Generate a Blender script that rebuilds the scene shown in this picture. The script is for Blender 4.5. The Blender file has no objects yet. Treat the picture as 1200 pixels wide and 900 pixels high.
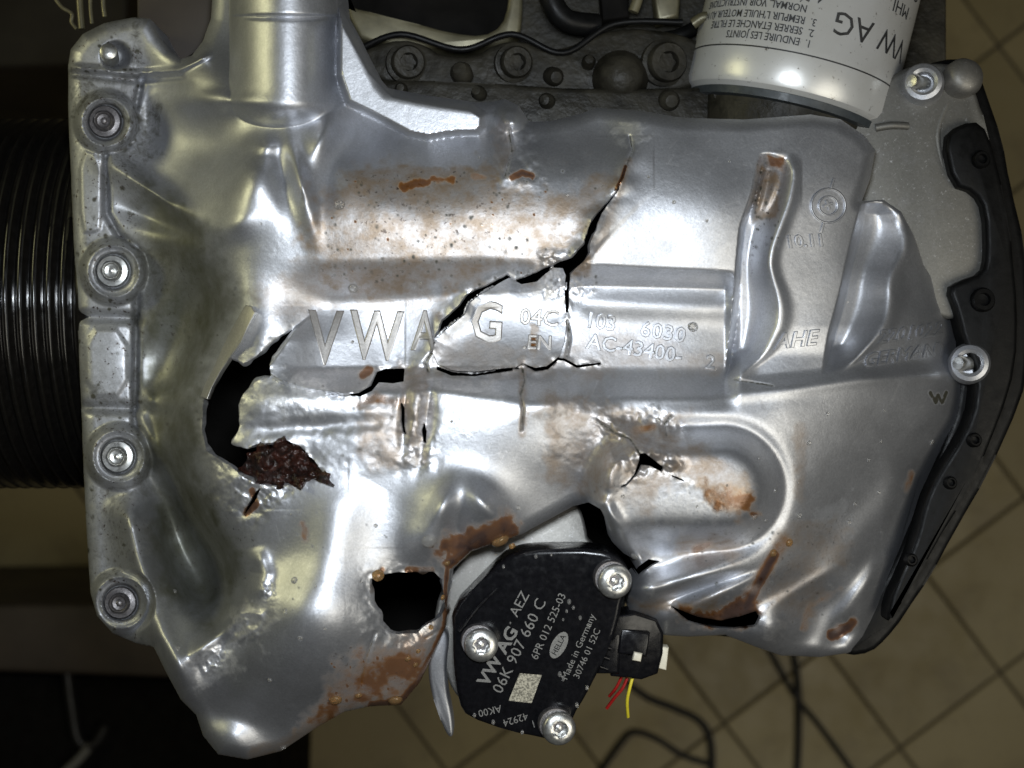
import bpy, bmesh, math
import numpy as np
from mathutils import Vector, Matrix

# ------------------------------------------------------------------ units
# Shapes are laid out in "u" units of 0.4 mm on the engine's own face
# (x right, y down, h out of the face towards the viewer).
S = 0.0004
D = 1700.0          # camera stands 1700 u (0.68 m) off the face
CX, CY = 600.0, 450.0

# ------------------------------------------------------------------ camera, world, light
scene = bpy.context.scene
cam_d = bpy.data.cameras.new("camera")
cam = bpy.data.objects.new("camera", cam_d)
scene.collection.objects.link(cam)
cam.location = (0, 0, D * S)
cam_d.sensor_width = 36
cam_d.lens = 36 * D / 1200
cam_d.clip_start = 0.01
cam_d.clip_end = 50
cam_d.dof.use_dof = True
cam_d.dof.focus_distance = D * S
cam_d.dof.aperture_fstop = 9
scene.camera = cam

world = bpy.data.worlds.new("World")
scene.world = world
world.use_nodes = True
world.node_tree.nodes["Background"].inputs[0].default_value = (0.015, 0.0145, 0.013, 1)
world.node_tree.nodes["Background"].inputs[1].default_value = 1.0


def lamp(name, kind, px, py, h, target, power, color, size=0.05, spread=None, blend=None):
    d = bpy.data.lights.new(name, kind)
    d.energy = power
    d.color = color
    if kind == 'AREA':
        d.shape = 'DISK'
        d.size = size
    else:
        d.shadow_soft_size = size
    if kind == 'SPOT':
        d.spot_size = spread
        d.spot_blend = blend
    o = bpy.data.objects.new(name, d)
    scene.collection.objects.link(o)
    p = Vector(((px - CX) * S, (CY - py) * S, h * S))
    t = Vector(((target[0] - CX) * S, (CY - target[1]) * S, target[2] * S))
    o.location = p
    o.rotation_euler = (t - p).to_track_quat('-Z', 'Y').to_euler()
    return o


# hand lamp held just above the lens, and the weak yellowish room lamp
lamp("hand_lamp", 'SPOT', 600, 320, 1500, (550, 430, 0), 14.5, (0.86, 0.93, 1.0), 0.03, math.radians(66), 1.0)
lamp("room_lamp", 'AREA', -1500, -300, 700, (200, 450, -50), 1.7, (1.0, 0.95, 0.52), 0.35)
lamp("floor_fill_light", 'AREA', 2500, 1500, 2500, (1150, 850, -2600), 7.0, (1.0, 0.95, 0.82), 0.8)  # added unseen fill that brightens the floor and the right end

vs = scene.view_settings
vs.view_transform = 'Standard'
vs.look = 'None'
vs.exposure = 0
vs.gamma = 1
scene.render.engine = 'CYCLES'

# ------------------------------------------------------------------ helpers
COL = scene.collection
rng = np.random.default_rng(7)


def P(px, py, h):
    """point on the ray to face position (px, py) that lies h above the face"""
    k = (D - h) / D
    return Vector(((px - CX) * k * S, (CY - py) * k * S, h * S))


def smooth(t):
    t = np.clip(t, 0, 1)
    return t * t * (3 - 2 * t)


_tabs = {}


def vnoise(x, y, seed=0):
    if seed not in _tabs:
        _tabs[seed] = np.random.default_rng(1000 + seed).random((256, 256)).astype(np.float32)
    T = _tabs[seed]
    xi = np.floor(x).astype(np.int64); yi = np.floor(y).astype(np.int64)
    fx = x - xi; fy = y - yi
    fx = fx * fx * (3 - 2 * fx); fy = fy * fy * (3 - 2 * fy)
    x0 = xi & 255; x1 = (xi + 1) & 255; y0 = yi & 255; y1 = (yi + 1) & 255
    a = T[y0, x0]; b = T[y0, x1]; c = T[y1, x0]; d = T[y1, x1]
    return (a + (b - a) * fx) * (1 - fy) + (c + (d - c) * fx) * fy


def fbm(x, y, scale, seed=0, octv=4):
    r = 0.0; a = 0.5; f = 1.0 / scale
    for i in range(octv):
        r = r + a * (vnoise(x * f + 17.3 * i, y * f + 9.1 * i, seed + i) - 0.5)
        a *= 0.5; f *= 2.03
    return r          # about -0.5 .. 0.5


def dist_poly(X, Y, pts, closed=False):
    best = np.full(X.shape, 1e9, np.float32)
    n = len(pts)
    for i in range(n if closed else n - 1):
        ax, ay = pts[i][:2]; bx, by = pts[(i + 1) % n][:2]
        dx, dy = bx - ax, by - ay
        L = dx * dx + dy * dy + 1e-9
        t = np.clip(((X - ax) * dx + (Y - ay) * dy) / L, 0, 1)
        best = np.minimum(best, (X - ax - t * dx) ** 2 + (Y - ay - t * dy) ** 2)
    return np.sqrt(best)


def sdf(X, Y, pts):
    """signed distance to a polygon, negative inside"""
    d = dist_poly(X, Y, pts, True)
    ins = np.zeros(X.shape, bool)
    n = len(pts)
    for i in range(n):
        ax, ay = pts[i]; bx, by = pts[(i + 1) % n]
        if ay == by:
            continue
        c = ((ay > Y) != (by > Y)) & (X < (bx - ax) * (Y - ay) / (by - ay) + ax)
        ins ^= c
    return np.where(ins, -d, d)


def link(o, parent=None):
    COL.objects.link(o)
    if parent is not None:
        o.parent = parent
    return o


def tag(o, label=None, cat=None, group=None, kind=None):
    if label: o["label"] = label
    if cat: o["category"] = cat
    if group: o["group"] = group
    if kind: o["kind"] = kind
    return o


def empty(name, parent=None, loc=(0, 0, 0)):
    o = bpy.data.objects.new(name, None)
    o.empty_display_size = 0.02
    o.location = loc
    return link(o, parent)


def obj_from(name, verts, faces, mat, parent=None, smooth_shade=True, angle=None):
    me = bpy.data.meshes.new(name)
    me.from_pydata([tuple(v) for v in verts], [], faces)
    me.update()
    o = bpy.data.objects.new(name, me)
    me.materials.append(mat)
    if smooth_shade:
        me.polygons.foreach_set("use_smooth", [True] * len(me.polygons))
        if angle:
            me.set_sharp_from_angle(angle=math.radians(angle))
    return link(o, parent)


def obj_bm(name, bm, mat, parent=None, smooth_shade=True, angle=35):
    bmesh.ops.recalc_face_normals(bm, faces=bm.faces)
    me = bpy.data.meshes.new(name)
    bm.to_mesh(me); bm.free()
    me.materials.append(mat)
    if smooth_shade:
        me.polygons.foreach_set("use_smooth", [True] * len(me.polygons))
        me.set_sharp_from_angle(angle=math.radians(angle))
    o = bpy.data.objects.new(name, me)
    return link(o, parent)


def smooth_poly(pts, it=2):
    for _ in range(it):
        out = []
        n = len(pts)
        for i in range(n):
            a = pts[i]; b = pts[(i + 1) % n]
            out.append((a[0] * .75 + b[0] * .25, a[1] * .75 + b[1] * .25))
            out.append((a[0] * .25 + b[0] * .75, a[1] * .25 + b[1] * .75))
        pts = out
    return pts


def plate(name, pts, h, thick, mat, parent=None, bevel=3, hfun=None, seg=3):
    """solid plate cut to an outline, top edge rounded"""
    bm = bmesh.new()
    top = []
    for (x, y) in pts:
        hh = h + (hfun(x, y) if hfun else 0)
        top.append(bm.verts.new(P(x, y, hh)))
    f = bm.faces.new(top)
    r = bmesh.ops.extrude_face_region(bm, geom=[f])
    nv = [g for g in r['geom'] if isinstance(g, bmesh.types.BMVert)]
    for v in nv:
        v.co.z -= thick * S
    f_top_edges = list(f.edges)
    if bevel:
        bmesh.ops.bevel(bm, geom=f_top_edges, offset=bevel * S, segments=seg, profile=0.5, affect='EDGES')
    return obj_bm(name, bm, mat, parent)


def lathe(name, prof, origin, axis, mat, parent=None, seg=40, spin=0.0, angle=40):
    """prof: list of (radius, z, star amplitude, star count)"""
    z = Vector(axis).normalized()
    x = z.orthogonal().normalized()
    if abs(z.z) > 0.5:
        x = (Vector((1, 0, 0)) - z * z.x).normalized()
    y = z.cross(x)
    V = []; F = []
    for pr in prof:
        r, zz = pr[0], pr[1]
        amp = pr[2] if len(pr) > 2 else 0
        cnt = pr[3] if len(pr) > 3 else 6
        for i in range(seg):
            a = 2 * math.pi * i / seg + spin
            rr = r * (1 + amp * math.cos(cnt * (a - spin)))
            V.append(Vector(origin) + (x * (rr * math.cos(a)) + y * (rr * math.sin(a)) + z * zz) * S)
    n = len(prof)
    for j in range(n - 1):
        for i in range(seg):
            k = (i + 1) % seg
            F.append((j * seg + i, j * seg + k, (j + 1) * seg + k, (j + 1) * seg + i))
    F.append(tuple(range(seg))[::-1])
    F.append(tuple((n - 1) * seg + i for i in range(seg)))
    return obj_from(name, V, F, mat, parent, True, angle)


def catmull(pts, n=8):
    pts = [Vector(p) for p in pts]
    out = []
    for i in range(len(pts) - 1):
        p0 = pts[max(i - 1, 0)]; p1 = pts[i]; p2 = pts[i + 1]; p3 = pts[min(i + 2, len(pts) - 1)]
        for k in range(n):
            t = k / n
            out.append(0.5 * ((2 * p1) + (p2 - p0) * t + (2 * p0 - 5 * p1 + 4 * p2 - p3) * t * t + (3 * p1 - p0 - 3 * p2 + p3) * t ** 3))
    out.append(pts[-1])
    return out


def tube(name, pts, r, mat, parent=None, seg=10, n=8, rfun=None):
    """pts: (px, py, h); r in u"""
    c = catmull([P(*p) for p in pts], n)
    V = []; F = []
    up = Vector((0.31, 0.2, 0.93))
    m = len(c)
    for i, p in enumerate(c):
        t = (c[min(i + 1, m - 1)] - c[max(i - 1, 0)]).normalized()
        a = t.cross(up).normalized(); b = t.cross(a)
        rr = r * (rfun(i / (m - 1)) if rfun else 1)
        for k in range(seg):
            an = 2 * math.pi * k / seg
            V.append(p + (a * math.cos(an) + b * math.sin(an)) * rr * S)
    for i in range(m - 1):
        for k in range(seg):
            l = (k + 1) % seg
            F.append((i * seg + k, i * seg + l, (i + 1) * seg + l, (i + 1) * seg + k))
    F.append(tuple(range(seg))); F.append(tuple((m - 1) * seg + k for k in range(seg))[::-1])
    return obj_from(name, V, F, mat, parent, True, 60)


def text_geo(s, size, extrude=0.0, bevel=0.0, res=3, shear=0.0, spacing=1.0, offset=0.0, align='CENTER'):
    """letters as (verts, faces) in u, origin at the centre, x right, y up"""
    c = bpy.data.curves.new("t", 'FONT')
    c.body = s
    c.size = size
    c.align_x = align; c.align_y = 'CENTER'
    c.extrude = extrude
    c.bevel_depth = bevel
    c.bevel_resolution = 1
    c.resolution_u = res
    c.shear = shear
    c.space_character = spacing
    c.offset = offset
    o = bpy.data.objects.new("t", c)
    COL.objects.link(o)
    dg = bpy.context.evaluated_depsgraph_get()
    me = bpy.data.meshes.new_from_object(o.evaluated_get(dg))
    V = [v.co.copy() for v in me.vertices]
    F = [tuple(p.vertices) for p in me.polygons]
    bpy.data.objects.remove(o); bpy.data.curves.remove(c); bpy.data.meshes.remove(me)
    return V, F


# ------------------------------------------------------------------ materials
class NT:
    def __init__(self, name):
        self.m = bpy.data.materials.new(name)
        self.m.use_nodes = True
        self.t = self.m.node_tree
        self.b = self.t.nodes["Principled BSDF"]
        self.tc = self.t.nodes.new("ShaderNodeTexCoord")

    def n(self, kind, **kw):
        nd = self.t.nodes.new(kind)
        for k, v in kw.items():
            setattr(nd, k, v)
        return nd

    def l(self, a, b):
        self.t.links.new(a, b)

    def noise(self, scale, detail=4, rough=0.55, dist=0.0, vec=None):
        nd = self.n("ShaderNodeTexNoise")
        nd.inputs["Scale"].default_value = scale
        nd.inputs["Detail"].default_value = detail
        nd.inputs["Roughness"].default_value = rough
        nd.inputs["Distortion"].default_value = dist
        self.l(vec if vec else self.tc.outputs["Object"], nd.inputs["Vector"])
        return nd.outputs["Fac"]

    def rng(self, src, a, b, c, d):
        nd = self.n("ShaderNodeMapRange")
        for i, v in enumerate((a, b, c, d)):
            nd.inputs[i + 1].default_value = v
        self.l(src, nd.inputs[0])
        return nd.outputs[0]

    def math(self, op, a, b):
        nd = self.n("ShaderNodeMath", operation=op)
        for i, v in enumerate((a, b)):
            if isinstance(v, (int, float)):
                nd.inputs[i].default_value = v
            else:
                self.l(v, nd.inputs[i])
        return nd.outputs[0]

    def mix(self, fac, a, b):
        nd = self.n("ShaderNodeMix", data_type='RGBA')
        for sock, v in ((nd.inputs[0], fac), (nd.inputs[6], a), (nd.inputs[7], b)):
            if isinstance(v, (int, float)):
                sock.default_value = v
            elif isinstance(v, tuple):
                sock.default_value = (*v, 1)
            else:
                self.l(v, sock)
        return nd.outputs[2]

    def mixf(self, fac, a, b):
        nd = self.n("ShaderNodeMix", data_type='FLOAT')
        for sock, v in ((nd.inputs[0], fac), (nd.inputs[2], a), (nd.inputs[3], b)):
            if isinstance(v, (int, float)):
                sock.default_value = v
            else:
                self.l(v, sock)
        return nd.outputs[0]

    def attr(self, name):
        nd = self.n("ShaderNodeAttribute", attribute_name=name)
        return nd.outputs["Fac"]

    def bump(self, h, strength, dist):
        nd = self.n("ShaderNodeBump")
        nd.inputs["Strength"].default_value = strength
        nd.inputs["Distance"].default_value = dist
        self.l(h, nd.inputs["Height"])
        self.l(nd.outputs[0], self.b.inputs["Normal"])
        return nd

    def set(self, **kw):
        names = dict(col="Base Color", rough="Roughness", metal="Metallic", coat="Coat Weight",
                     trans="Transmission Weight", ior="IOR", coatr="Coat Roughness", spec="Specular IOR Level")
        for k, v in kw.items():
            s = self.b.inputs[names[k]]
            if isinstance(v, tuple):
                s.default_value = (*v, 1)
            elif isinstance(v, (int, float)):
                s.default_value = v
            else:
                self.l(v, s)
        return self


def simple(name, col, rough=0.5, metal=0.0, vary=0.25, scale=400, bump=0.15, bdist=0.0002, **kw):
    t = NT(name)
    nz = t.noise(scale, 5, 0.6)
    lo = tuple(c * (1 - vary) for c in col); hi = tuple(min(1, c * (1 + vary)) for c in col)
    t.set(col=t.mix(t.rng(nz, 0.3, 0.7, 0, 1), lo, hi), metal=metal,
          rough=t.rng(t.noise(scale * 0.6, 3), 0.3, 0.7, max(0.02, rough - 0.08), min(1, rough + 0.1)), **kw)
    if bump:
        t.bump(t.noise(scale * 3, 3), bump, bdist)
    return t.m


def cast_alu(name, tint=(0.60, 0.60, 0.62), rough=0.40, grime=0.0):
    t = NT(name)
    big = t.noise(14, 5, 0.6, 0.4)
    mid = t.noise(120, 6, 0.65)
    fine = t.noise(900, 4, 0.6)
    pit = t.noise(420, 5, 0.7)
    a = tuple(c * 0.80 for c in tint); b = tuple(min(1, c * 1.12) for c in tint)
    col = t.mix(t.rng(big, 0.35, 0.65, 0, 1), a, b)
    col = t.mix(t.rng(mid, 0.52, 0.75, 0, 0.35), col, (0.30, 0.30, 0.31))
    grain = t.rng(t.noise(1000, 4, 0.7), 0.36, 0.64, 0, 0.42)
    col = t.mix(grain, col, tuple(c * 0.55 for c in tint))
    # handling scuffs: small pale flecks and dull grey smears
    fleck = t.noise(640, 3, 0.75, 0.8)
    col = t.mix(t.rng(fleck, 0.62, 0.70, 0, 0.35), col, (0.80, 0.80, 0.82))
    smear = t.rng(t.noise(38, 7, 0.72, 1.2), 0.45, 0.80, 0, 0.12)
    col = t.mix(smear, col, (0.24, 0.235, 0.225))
    oil = t.attr("oil"); dirt = t.attr("dirt"); speck = t.attr("speck"); wear = t.attr("wear")
    grm = t.attr("grime")
    # pale scraped metal and oxide bloom
    col = t.mix(t.math('MULTIPLY', wear, t.rng(pit, 0.35, 0.6, 0.3, 1.0)), col, (0.80, 0.80, 0.81))
    # dry tan deposit, broken up by grain
    dd = t.math('MULTIPLY', dirt, t.rng(mid, 0.32, 0.62, 0.35, 1.0))
    col = t.mix(dd, col, (0.25, 0.185, 0.125))
    # olive deposit on the flank, with its turned-away shade put into the colour
    fm = t.math('MULTIPLY', t.attr("film_shade"), t.rng(t.noise(45, 6, 0.7), 0.3, 0.7, 0.6, 1.0))
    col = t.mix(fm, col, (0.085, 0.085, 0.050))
    # old grime and black spots
    gg = t.math('MULTIPLY', grm, t.rng(t.noise(230, 5, 0.7, 0.6), 0.38, 0.62, 0.35, 1.0))
    if grime:
        gg = t.math('ADD', gg, grime)
    col = t.mix(gg, col, (0.042, 0.040, 0.029))
    col = t.mix(t.math('MULTIPLY', speck, t.rng(pit, 0.60, 0.66, 0, 1)), col, (0.05, 0.035, 0.028))
    # amber oil film: thicker = darker
    oc = t.n("ShaderNodeValToRGB")
    e = oc.color_ramp.elements
    e[0].position = 0; e[0].color = (0.38, 0.28, 0.18, 1)
    e[1].position = 1; e[1].color = (0.030, 0.008, 0.003, 1)
    k = e.new(0.45); k.color = (0.150, 0.056, 0.010, 1)
    t.l(oil, oc.inputs[0])
    of = t.rng(t.math('MULTIPLY', oil, t.rng(t.noise(160, 6, 0.7), 0.3, 0.7, 0.65, 1.3)), 0.02, 0.40, 0, 0.93)
    col = t.mix(of, col, oc.outputs[0])
    met = t.mixf(dd, 0.90, 0.70)
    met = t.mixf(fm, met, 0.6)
    met = t.mixf(gg, met, 0.1)
    met = t.mixf(of, met, 0.2)
    met = t.mixf(wear, met, 0.88)
    ro = t.rng(t.noise(60, 6, 0.7), 0.3, 0.7, rough - 0.03, rough + 0.05)
    ro = t.mixf(dd, ro, 0.52)
    ro = t.mixf(gg, ro, 0.55)
    ro = t.mixf(of, ro, 0.17)
    t.set(col=col, metal=met, rough=ro)
    hsum = t.math('ADD', t.math('MULTIPLY', fine, 0.7), t.math('MULTIPLY', t.noise(2400, 2, 0.6), 0.35))
    hsum = t.math('ADD', hsum, t.math('MULTIPLY', t.math('MULTIPLY', wear, pit), 3.5))
    hsum = t.math('ADD', hsum, t.math('MULTIPLY', t.math('MULTIPLY', dirt, pit), 1.6))
    t.bump(hsum, 0.12, 0.0009)
    return t.m


M_alu = cast_alu("cast_aluminium", (0.54, 0.55, 0.58), 0.46)
M_dirty = cast_alu("stained_aluminium", (0.40, 0.38, 0.36), 0.46, 0.05)
M_end = cast_alu("dim_end_casting", (0.20, 0.195, 0.18), 0.55, 0.2)  # weak light on the end plate is put into this darker tint
M_lip = cast_alu("broken_lip_metal", (0.50, 0.49, 0.46), 0.5, 0.0)
M_plate = cast_alu("dull_aluminium", (0.30, 0.29, 0.27), 0.48, 0.2)
M_steel = simple("screw_steel", (0.50, 0.50, 0.48), 0.33, 0.9, 0.15, 700, 0.15)
M_dsteel = simple("dark_bolt_steel", (0.16, 0.15, 0.15), 0.42, 0.75, 0.35, 900, 0.3)
M_black = simple("black_plastic", (0.005, 0.005, 0.006), 0.22, 0.0, 0.3, 500, 0.10, 0.0002, spec=0.3)
M_rubber = simple("black_rubber", (0.004, 0.004, 0.004), 0.42, 0.0, 0.3, 300, 0.2, spec=0.14)
M_pulley = simple("black_pulley_paint", (0.005, 0.0045, 0.004), 0.15, 0.0, 0.3, 300, 0.1)
M_inner = simple("oily_unlit_inside", (0.004, 0.0035, 0.003), 0.8, 0.0, 0.4, 80, 0.3, spec=0.1)  # near-black base puts the unlit look of the hollow into the colour
M_ink = simple("black_print", (0.02, 0.02, 0.02), 0.5, 0, 0.2, 500, 0)
M_grey = simple("grey_print", (0.16, 0.156, 0.145), 0.55, 0, 0.35, 1500, 0)
M_headd = simple("sooty_shaded_casting", (0.020, 0.018, 0.013), 0.5, 0.0, 0.7, 60, 0.7, 0.0012, spec=0.2)  # soot plus the shade of the deeper head parts, both in the colour
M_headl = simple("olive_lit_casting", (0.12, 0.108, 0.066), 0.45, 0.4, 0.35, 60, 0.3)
def tile_mat():
    t = NT("beige_floor_tile")
    oi = t.n("ShaderNodeObjectInfo")
    col = t.mix(oi.outputs["Random"], (0.31, 0.255, 0.135), (0.40, 0.33, 0.18))
    col = t.mix(t.rng(t.noise(9, 6, 0.7, 0.5), 0.5, 0.8, 0, 0.6), col, (0.13, 0.10, 0.06))
    col = t.mix(t.rng(t.noise(90, 4, 0.7), 0.62, 0.72, 0, 0.5), col, (0.08, 0.06, 0.04))
    t.set(col=col, rough=t.rng(t.noise(20, 4), 0.3, 0.7, 0.35, 0.6))
    t.bump(t.noise(60, 4), 0.08, 0.001)
    return t.m


M_tile = tile_mat()
M_grout = simple("dark_grout", (0.10, 0.085, 0.06), 0.8, 0, 0.2, 60, 0.2)
M_brown = simple("dark_brown_board", (0.040, 0.030, 0.022), 0.6, 0, 0.3, 12, 0.2)
M_cable = simple("black_cable", (0.012, 0.011, 0.010), 0.5, 0, 0.2, 100, 0.1)
M_red = simple("red_wire", (0.28, 0.012, 0.010), 0.35, 0, 0.1, 300, 0)
M_yellow = simple("yellow_wire", (0.60, 0.50, 0.03), 0.35, 0, 0.1, 300, 0)
M_cream = simple("cream_clip", (0.62, 0.58, 0.46), 0.45, 0, 0.1, 300, 0.1)
def rust_mat():
    t = NT("scorched_metal")
    a = t.rng(t.noise(170, 6, 0.7, 0.6), 0.42, 0.62, 0, 1)
    t.set(col=t.mix(a, (0.008, 0.005, 0.004), (0.036, 0.011, 0.007)), rough=t.rng(t.noise(300, 4), 0.35, 0.65, 0.12, 0.5), metal=0.15)
    t.bump(t.noise(420, 5, 0.65), 0.6, 0.0012)
    return t.m


M_rust = rust_mat()


def filter_paint():
    t = NT("white_filter_paint")
    sp = t.noise(300, 6, 0.75)
    big = t.noise(25, 4, 0.6)
    col = t.mix(t.rng(big, 0.35, 0.7, 0, 0.5), (0.58, 0.58, 0.57), (0.42, 0.41, 0.37))
    col = t.mix(t.rng(sp, 0.61, 0.68, 0, 0.85), col, (0.10, 0.08, 0.06))
    t.set(col=col, rough=0.32, metal=0.35)
    t.bump(t.noise(500, 3), 0.06, 0.0003)
    return t.m


M_filter = filter_paint()


def amber_drop():
    t = NT("oil_drop_amber")
    t.set(col=(0.75, 0.48, 0.22), rough=0.03, trans=0.85, ior=1.47)
    return t.m


M_drop = amber_drop()
t_ = NT("clear_drop"); t_.set(col=(0.92, 0.90, 0.86), rough=0.03, trans=0.9, ior=1.45)
M_clear = t_.m

# ------------------------------------------------------------------ the casting's relief
G = 1.3
gx = np.arange(70, 1145, G, dtype=np.float64)
gy = np.arange(-28, 900, G, dtype=np.float64)
X, Y = np.meshgrid(gx, gy)
NY, NX = X.shape

OUT = [(80, 76), (83, 58), (97, 40), (122, 27), (158, 20), (176, 22), (186, 42), (198, 59), (212, 69), (225, 65), (238, 48),
       (247, 22), (252, -40), (396, -40), (401, 6), (420, 40), (447, 94), (455, 103), (500, 112), (560, 120), (578, 119),
       (592, 116), (608, 124), (620, 143), (645, 142), (680, 133), (700, 126), (750, 130), (800, 138), (870, 140), (950, 134),
       (985, 140), (1012, 158), (1026, 176), (1020, 208), (1010, 236), (1035, 234), (1056, 248), (1070, 274), (1082, 310),
       (1100, 338), (1114, 358), (1121, 385), (1131, 430), (1132, 470), (1128, 496), (1109, 528), (1089, 565), (1077, 610), (1064, 648), (1048, 680), (1034, 712),
       (1014, 748), (995, 765), (960, 770), (915, 768), (885, 758), (850, 744), (805, 746), (778, 744), (758, 724), (738, 716),
       (735, 690), (746, 668), (742, 655), (730, 648), (718, 636), (714, 614), (706, 598), (690, 589), (672, 593), (648, 606), (612, 626), (582, 636), (552, 646), (530, 668),
       (524, 700), (522, 735), (505, 772), (492, 800), (470, 826), (432, 828), (404, 834), (372, 852), (330, 880), (290, 890), (256, 884),
       (238, 862), (230, 838), (212, 820), (196, 790), (180, 758), (160, 754), (132, 742), (114, 722), (106, 695), (100, 600), (92, 400), (85, 250),
       (80, 130)]

CTRL = []
for y in (60, 130, 200, 260, 320, 380, 440, 500, 560, 620, 680, 730):
    CTRL.append((84 + y * .025, y, -92)); CTRL.append((135 + y * .02, y, -90))
CTRL += [
    # flank between flange and body
    (185, 100, -98), (225, 95, -54), (180, 170, -94), (212, 160, -86), (245, 130, -50), (264, 112, -30), (255, 175, -52), (285, 195, -2), (190, 215, -84), (235, 240, -34),
    (185, 300, -84), (220, 290, -46), (255, 300, -12), (190, 350, -76), (235, 360, -36), (278, 345, 0), (190, 420, -78), (225, 420, -42), (252, 445, -8),
    (190, 480, -78), (215, 490, -42), (240, 505, -4), (190, 540, -70), (225, 560, -28), (250, 570, -2), (175, 600, -64), (215, 620, -38), (262, 630, -10), (292, 632, 4),
    (180, 680, -56), (235, 690, -32), (285, 690, -2), (312, 668, 6), (198, 750, -46), (238, 740, -22), (275, 728, -2), (235, 790, -30), (250, 840, -50), (280, 868, -42),
    # upper left body
    (275, 250, 2), (310, 240, 14), (350, 300, 10), (310, 330, 6), (340, 190, 6), (300, 160, -18), (410, 190, 4), (280, 60, -58), (260, 20, -70), (400, 60, -40), (400, 140, -8), (330, 0, -60),
    # upper panel
    (450, 160, -14), (520, 175, -8), (590, 150, -6), (650, 160, -4), (450, 240, 16), (550, 245, 17), (650, 240, 16), (700, 160, -7), (760, 160, -5), (780, 230, 10), (840, 160, -10), (840, 240, 8), (700, 260, 15),
    (450, 300, 14), (550, 290, 15), (780, 300, 8), (840, 300, 6),
    # lettered panel
    (380, 390, 14), (450, 400, 12), (560, 390, 13), (640, 400, 11), (740, 400, 8), (830, 400, 2),
    # lower body
    (330, 480, 20), (420, 500, 22), (350, 560, 18), (430, 560, 20), (500, 470, 22), (560, 480, 26), (620, 480, 25), (560, 540, 22), (640, 540, 16), (470, 600, 14), (620, 590, 4), (680, 540, 10), (660, 580, 0),
    (400, 640, 28), (350, 650, 14), (340, 720, 30), (400, 720, 34), (460, 700, 6), (330, 800, 2), (400, 790, 4), (300, 850, -50), (360, 840, -38), (450, 800, -26), (490, 760, -18), (500, 640, 8), (560, 630, 4), (510, 680, -4),
    (740, 470, 14), (800, 470, 10), (860, 470, 4), (920, 470, -2), (980, 470, -18), (1050, 460, -46), (1110, 460, -84), (930, 530, -8), (980, 540, -30), (1040, 540, -64), (1090, 540, -98), (930, 620, -20), (980, 620, -54), (1040, 620, -94),
    (740, 640, -18), (760, 700, -30), (840, 660, -18), (880, 680, -26), (920, 690, -44), (980, 690, -68), (1030, 690, -92), (880, 740, -60), (940, 750, -84), (1000, 750, -96), (800, 715, -36),
    # right body
    (900, 160, -14), (980, 165, -26), (950, 230, -12), (1000, 220, -26), (950, 300, -14), (1000, 320, -26), (1060, 300, -60), (940, 390, -14), (1000, 420, -24), (1070, 380, -60), (1100, 420, -80), (880, 430, -6),
]


def tps_fit(C):
    C = np.array(C, float)
    p = C[:, :2] / 300.0
    n = len(p)
    d2 = ((p[:, None] - p[None]) ** 2).sum(-1)
    K = np.where(d2 > 0, 0.5 * d2 * np.log(d2 + 1e-12), 0) + np.eye(n) * 0.0025
    A = np.zeros((n + 3, n + 3))
    A[:n, :n] = K; A[:n, n] = 1; A[:n, n + 1:] = p; A[n, :n] = 1; A[n + 1:, :n] = p.T
    w = np.linalg.solve(A, np.r_[C[:, 2], 0, 0, 0])
    return p, w


def tps_eval(fit, x, y):
    p, w = fit
    x = x / 300.0; y = y / 300.0
    r = w[len(p)] + w[len(p) + 1] * x + w[len(p) + 2] * y
    for i in range(len(p)):
        d2 = (x - p[i, 0]) ** 2 + (y - p[i, 1]) ** 2
        r = r + w[i] * 0.5 * d2 * np.log(d2 + 1e-12)
    return r


def resample(cx, cy, F, x, y):
    """bicubic-ish lookup of a regular field by separable cubic"""
    fx = np.clip((x - cx[0]) / (cx[1] - cx[0]), 1, len(cx) - 2.001); fy = np.clip((y - cy[0]) / (cy[1] - cy[0]), 1, len(cy) - 2.001)
    ix = np.floor(fx).astype(int); iy = np.floor(fy).astype(int)
    ix = np.clip(ix, 1, len(cx) - 3); iy = np.clip(iy, 1, len(cy) - 3)
    tx = fx - ix; ty = fy - iy

    def wts(t):
        return (-0.5 * t + t * t - .5 * t ** 3, 1 - 2.5 * t * t + 1.5 * t ** 3, 0.5 * t + 2 * t * t - 1.5 * t ** 3, -.5 * t * t + .5 * t ** 3)
    wx = wts(tx); wy = wts(ty)
    r = 0
    for j in range(4):
        row = 0
        for i in range(4):
            row = row + wx[i] * F[iy + j - 1, ix + i - 1]
        r = r + wy[j] * row
    return r


fit = tps_fit(CTRL)
cgx = np.arange(50, 1170, 8.0); cgy = np.arange(-50, 930, 8.0)
CXg, CYg = np.meshgrid(cgx, cgy)
H = resample(cgx, cgy, tps_eval(fit, CXg, CYg), X, Y)


def box(pts, m):
    xs = [p[0] for p in pts]; ys = [p[1] for p in pts]
    i0 = int(max(0, np.searchsorted(gx, min(xs) - m))); i1 = int(min(NX, np.searchsorted(gx, max(xs) + m)))
    j0 = int(max(0, np.searchsorted(gy, min(ys) - m))); j1 = int(min(NY, np.searchsorted(gy, max(ys) + m)))
    return (slice(j0, j1), slice(i0, i1))


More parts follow.
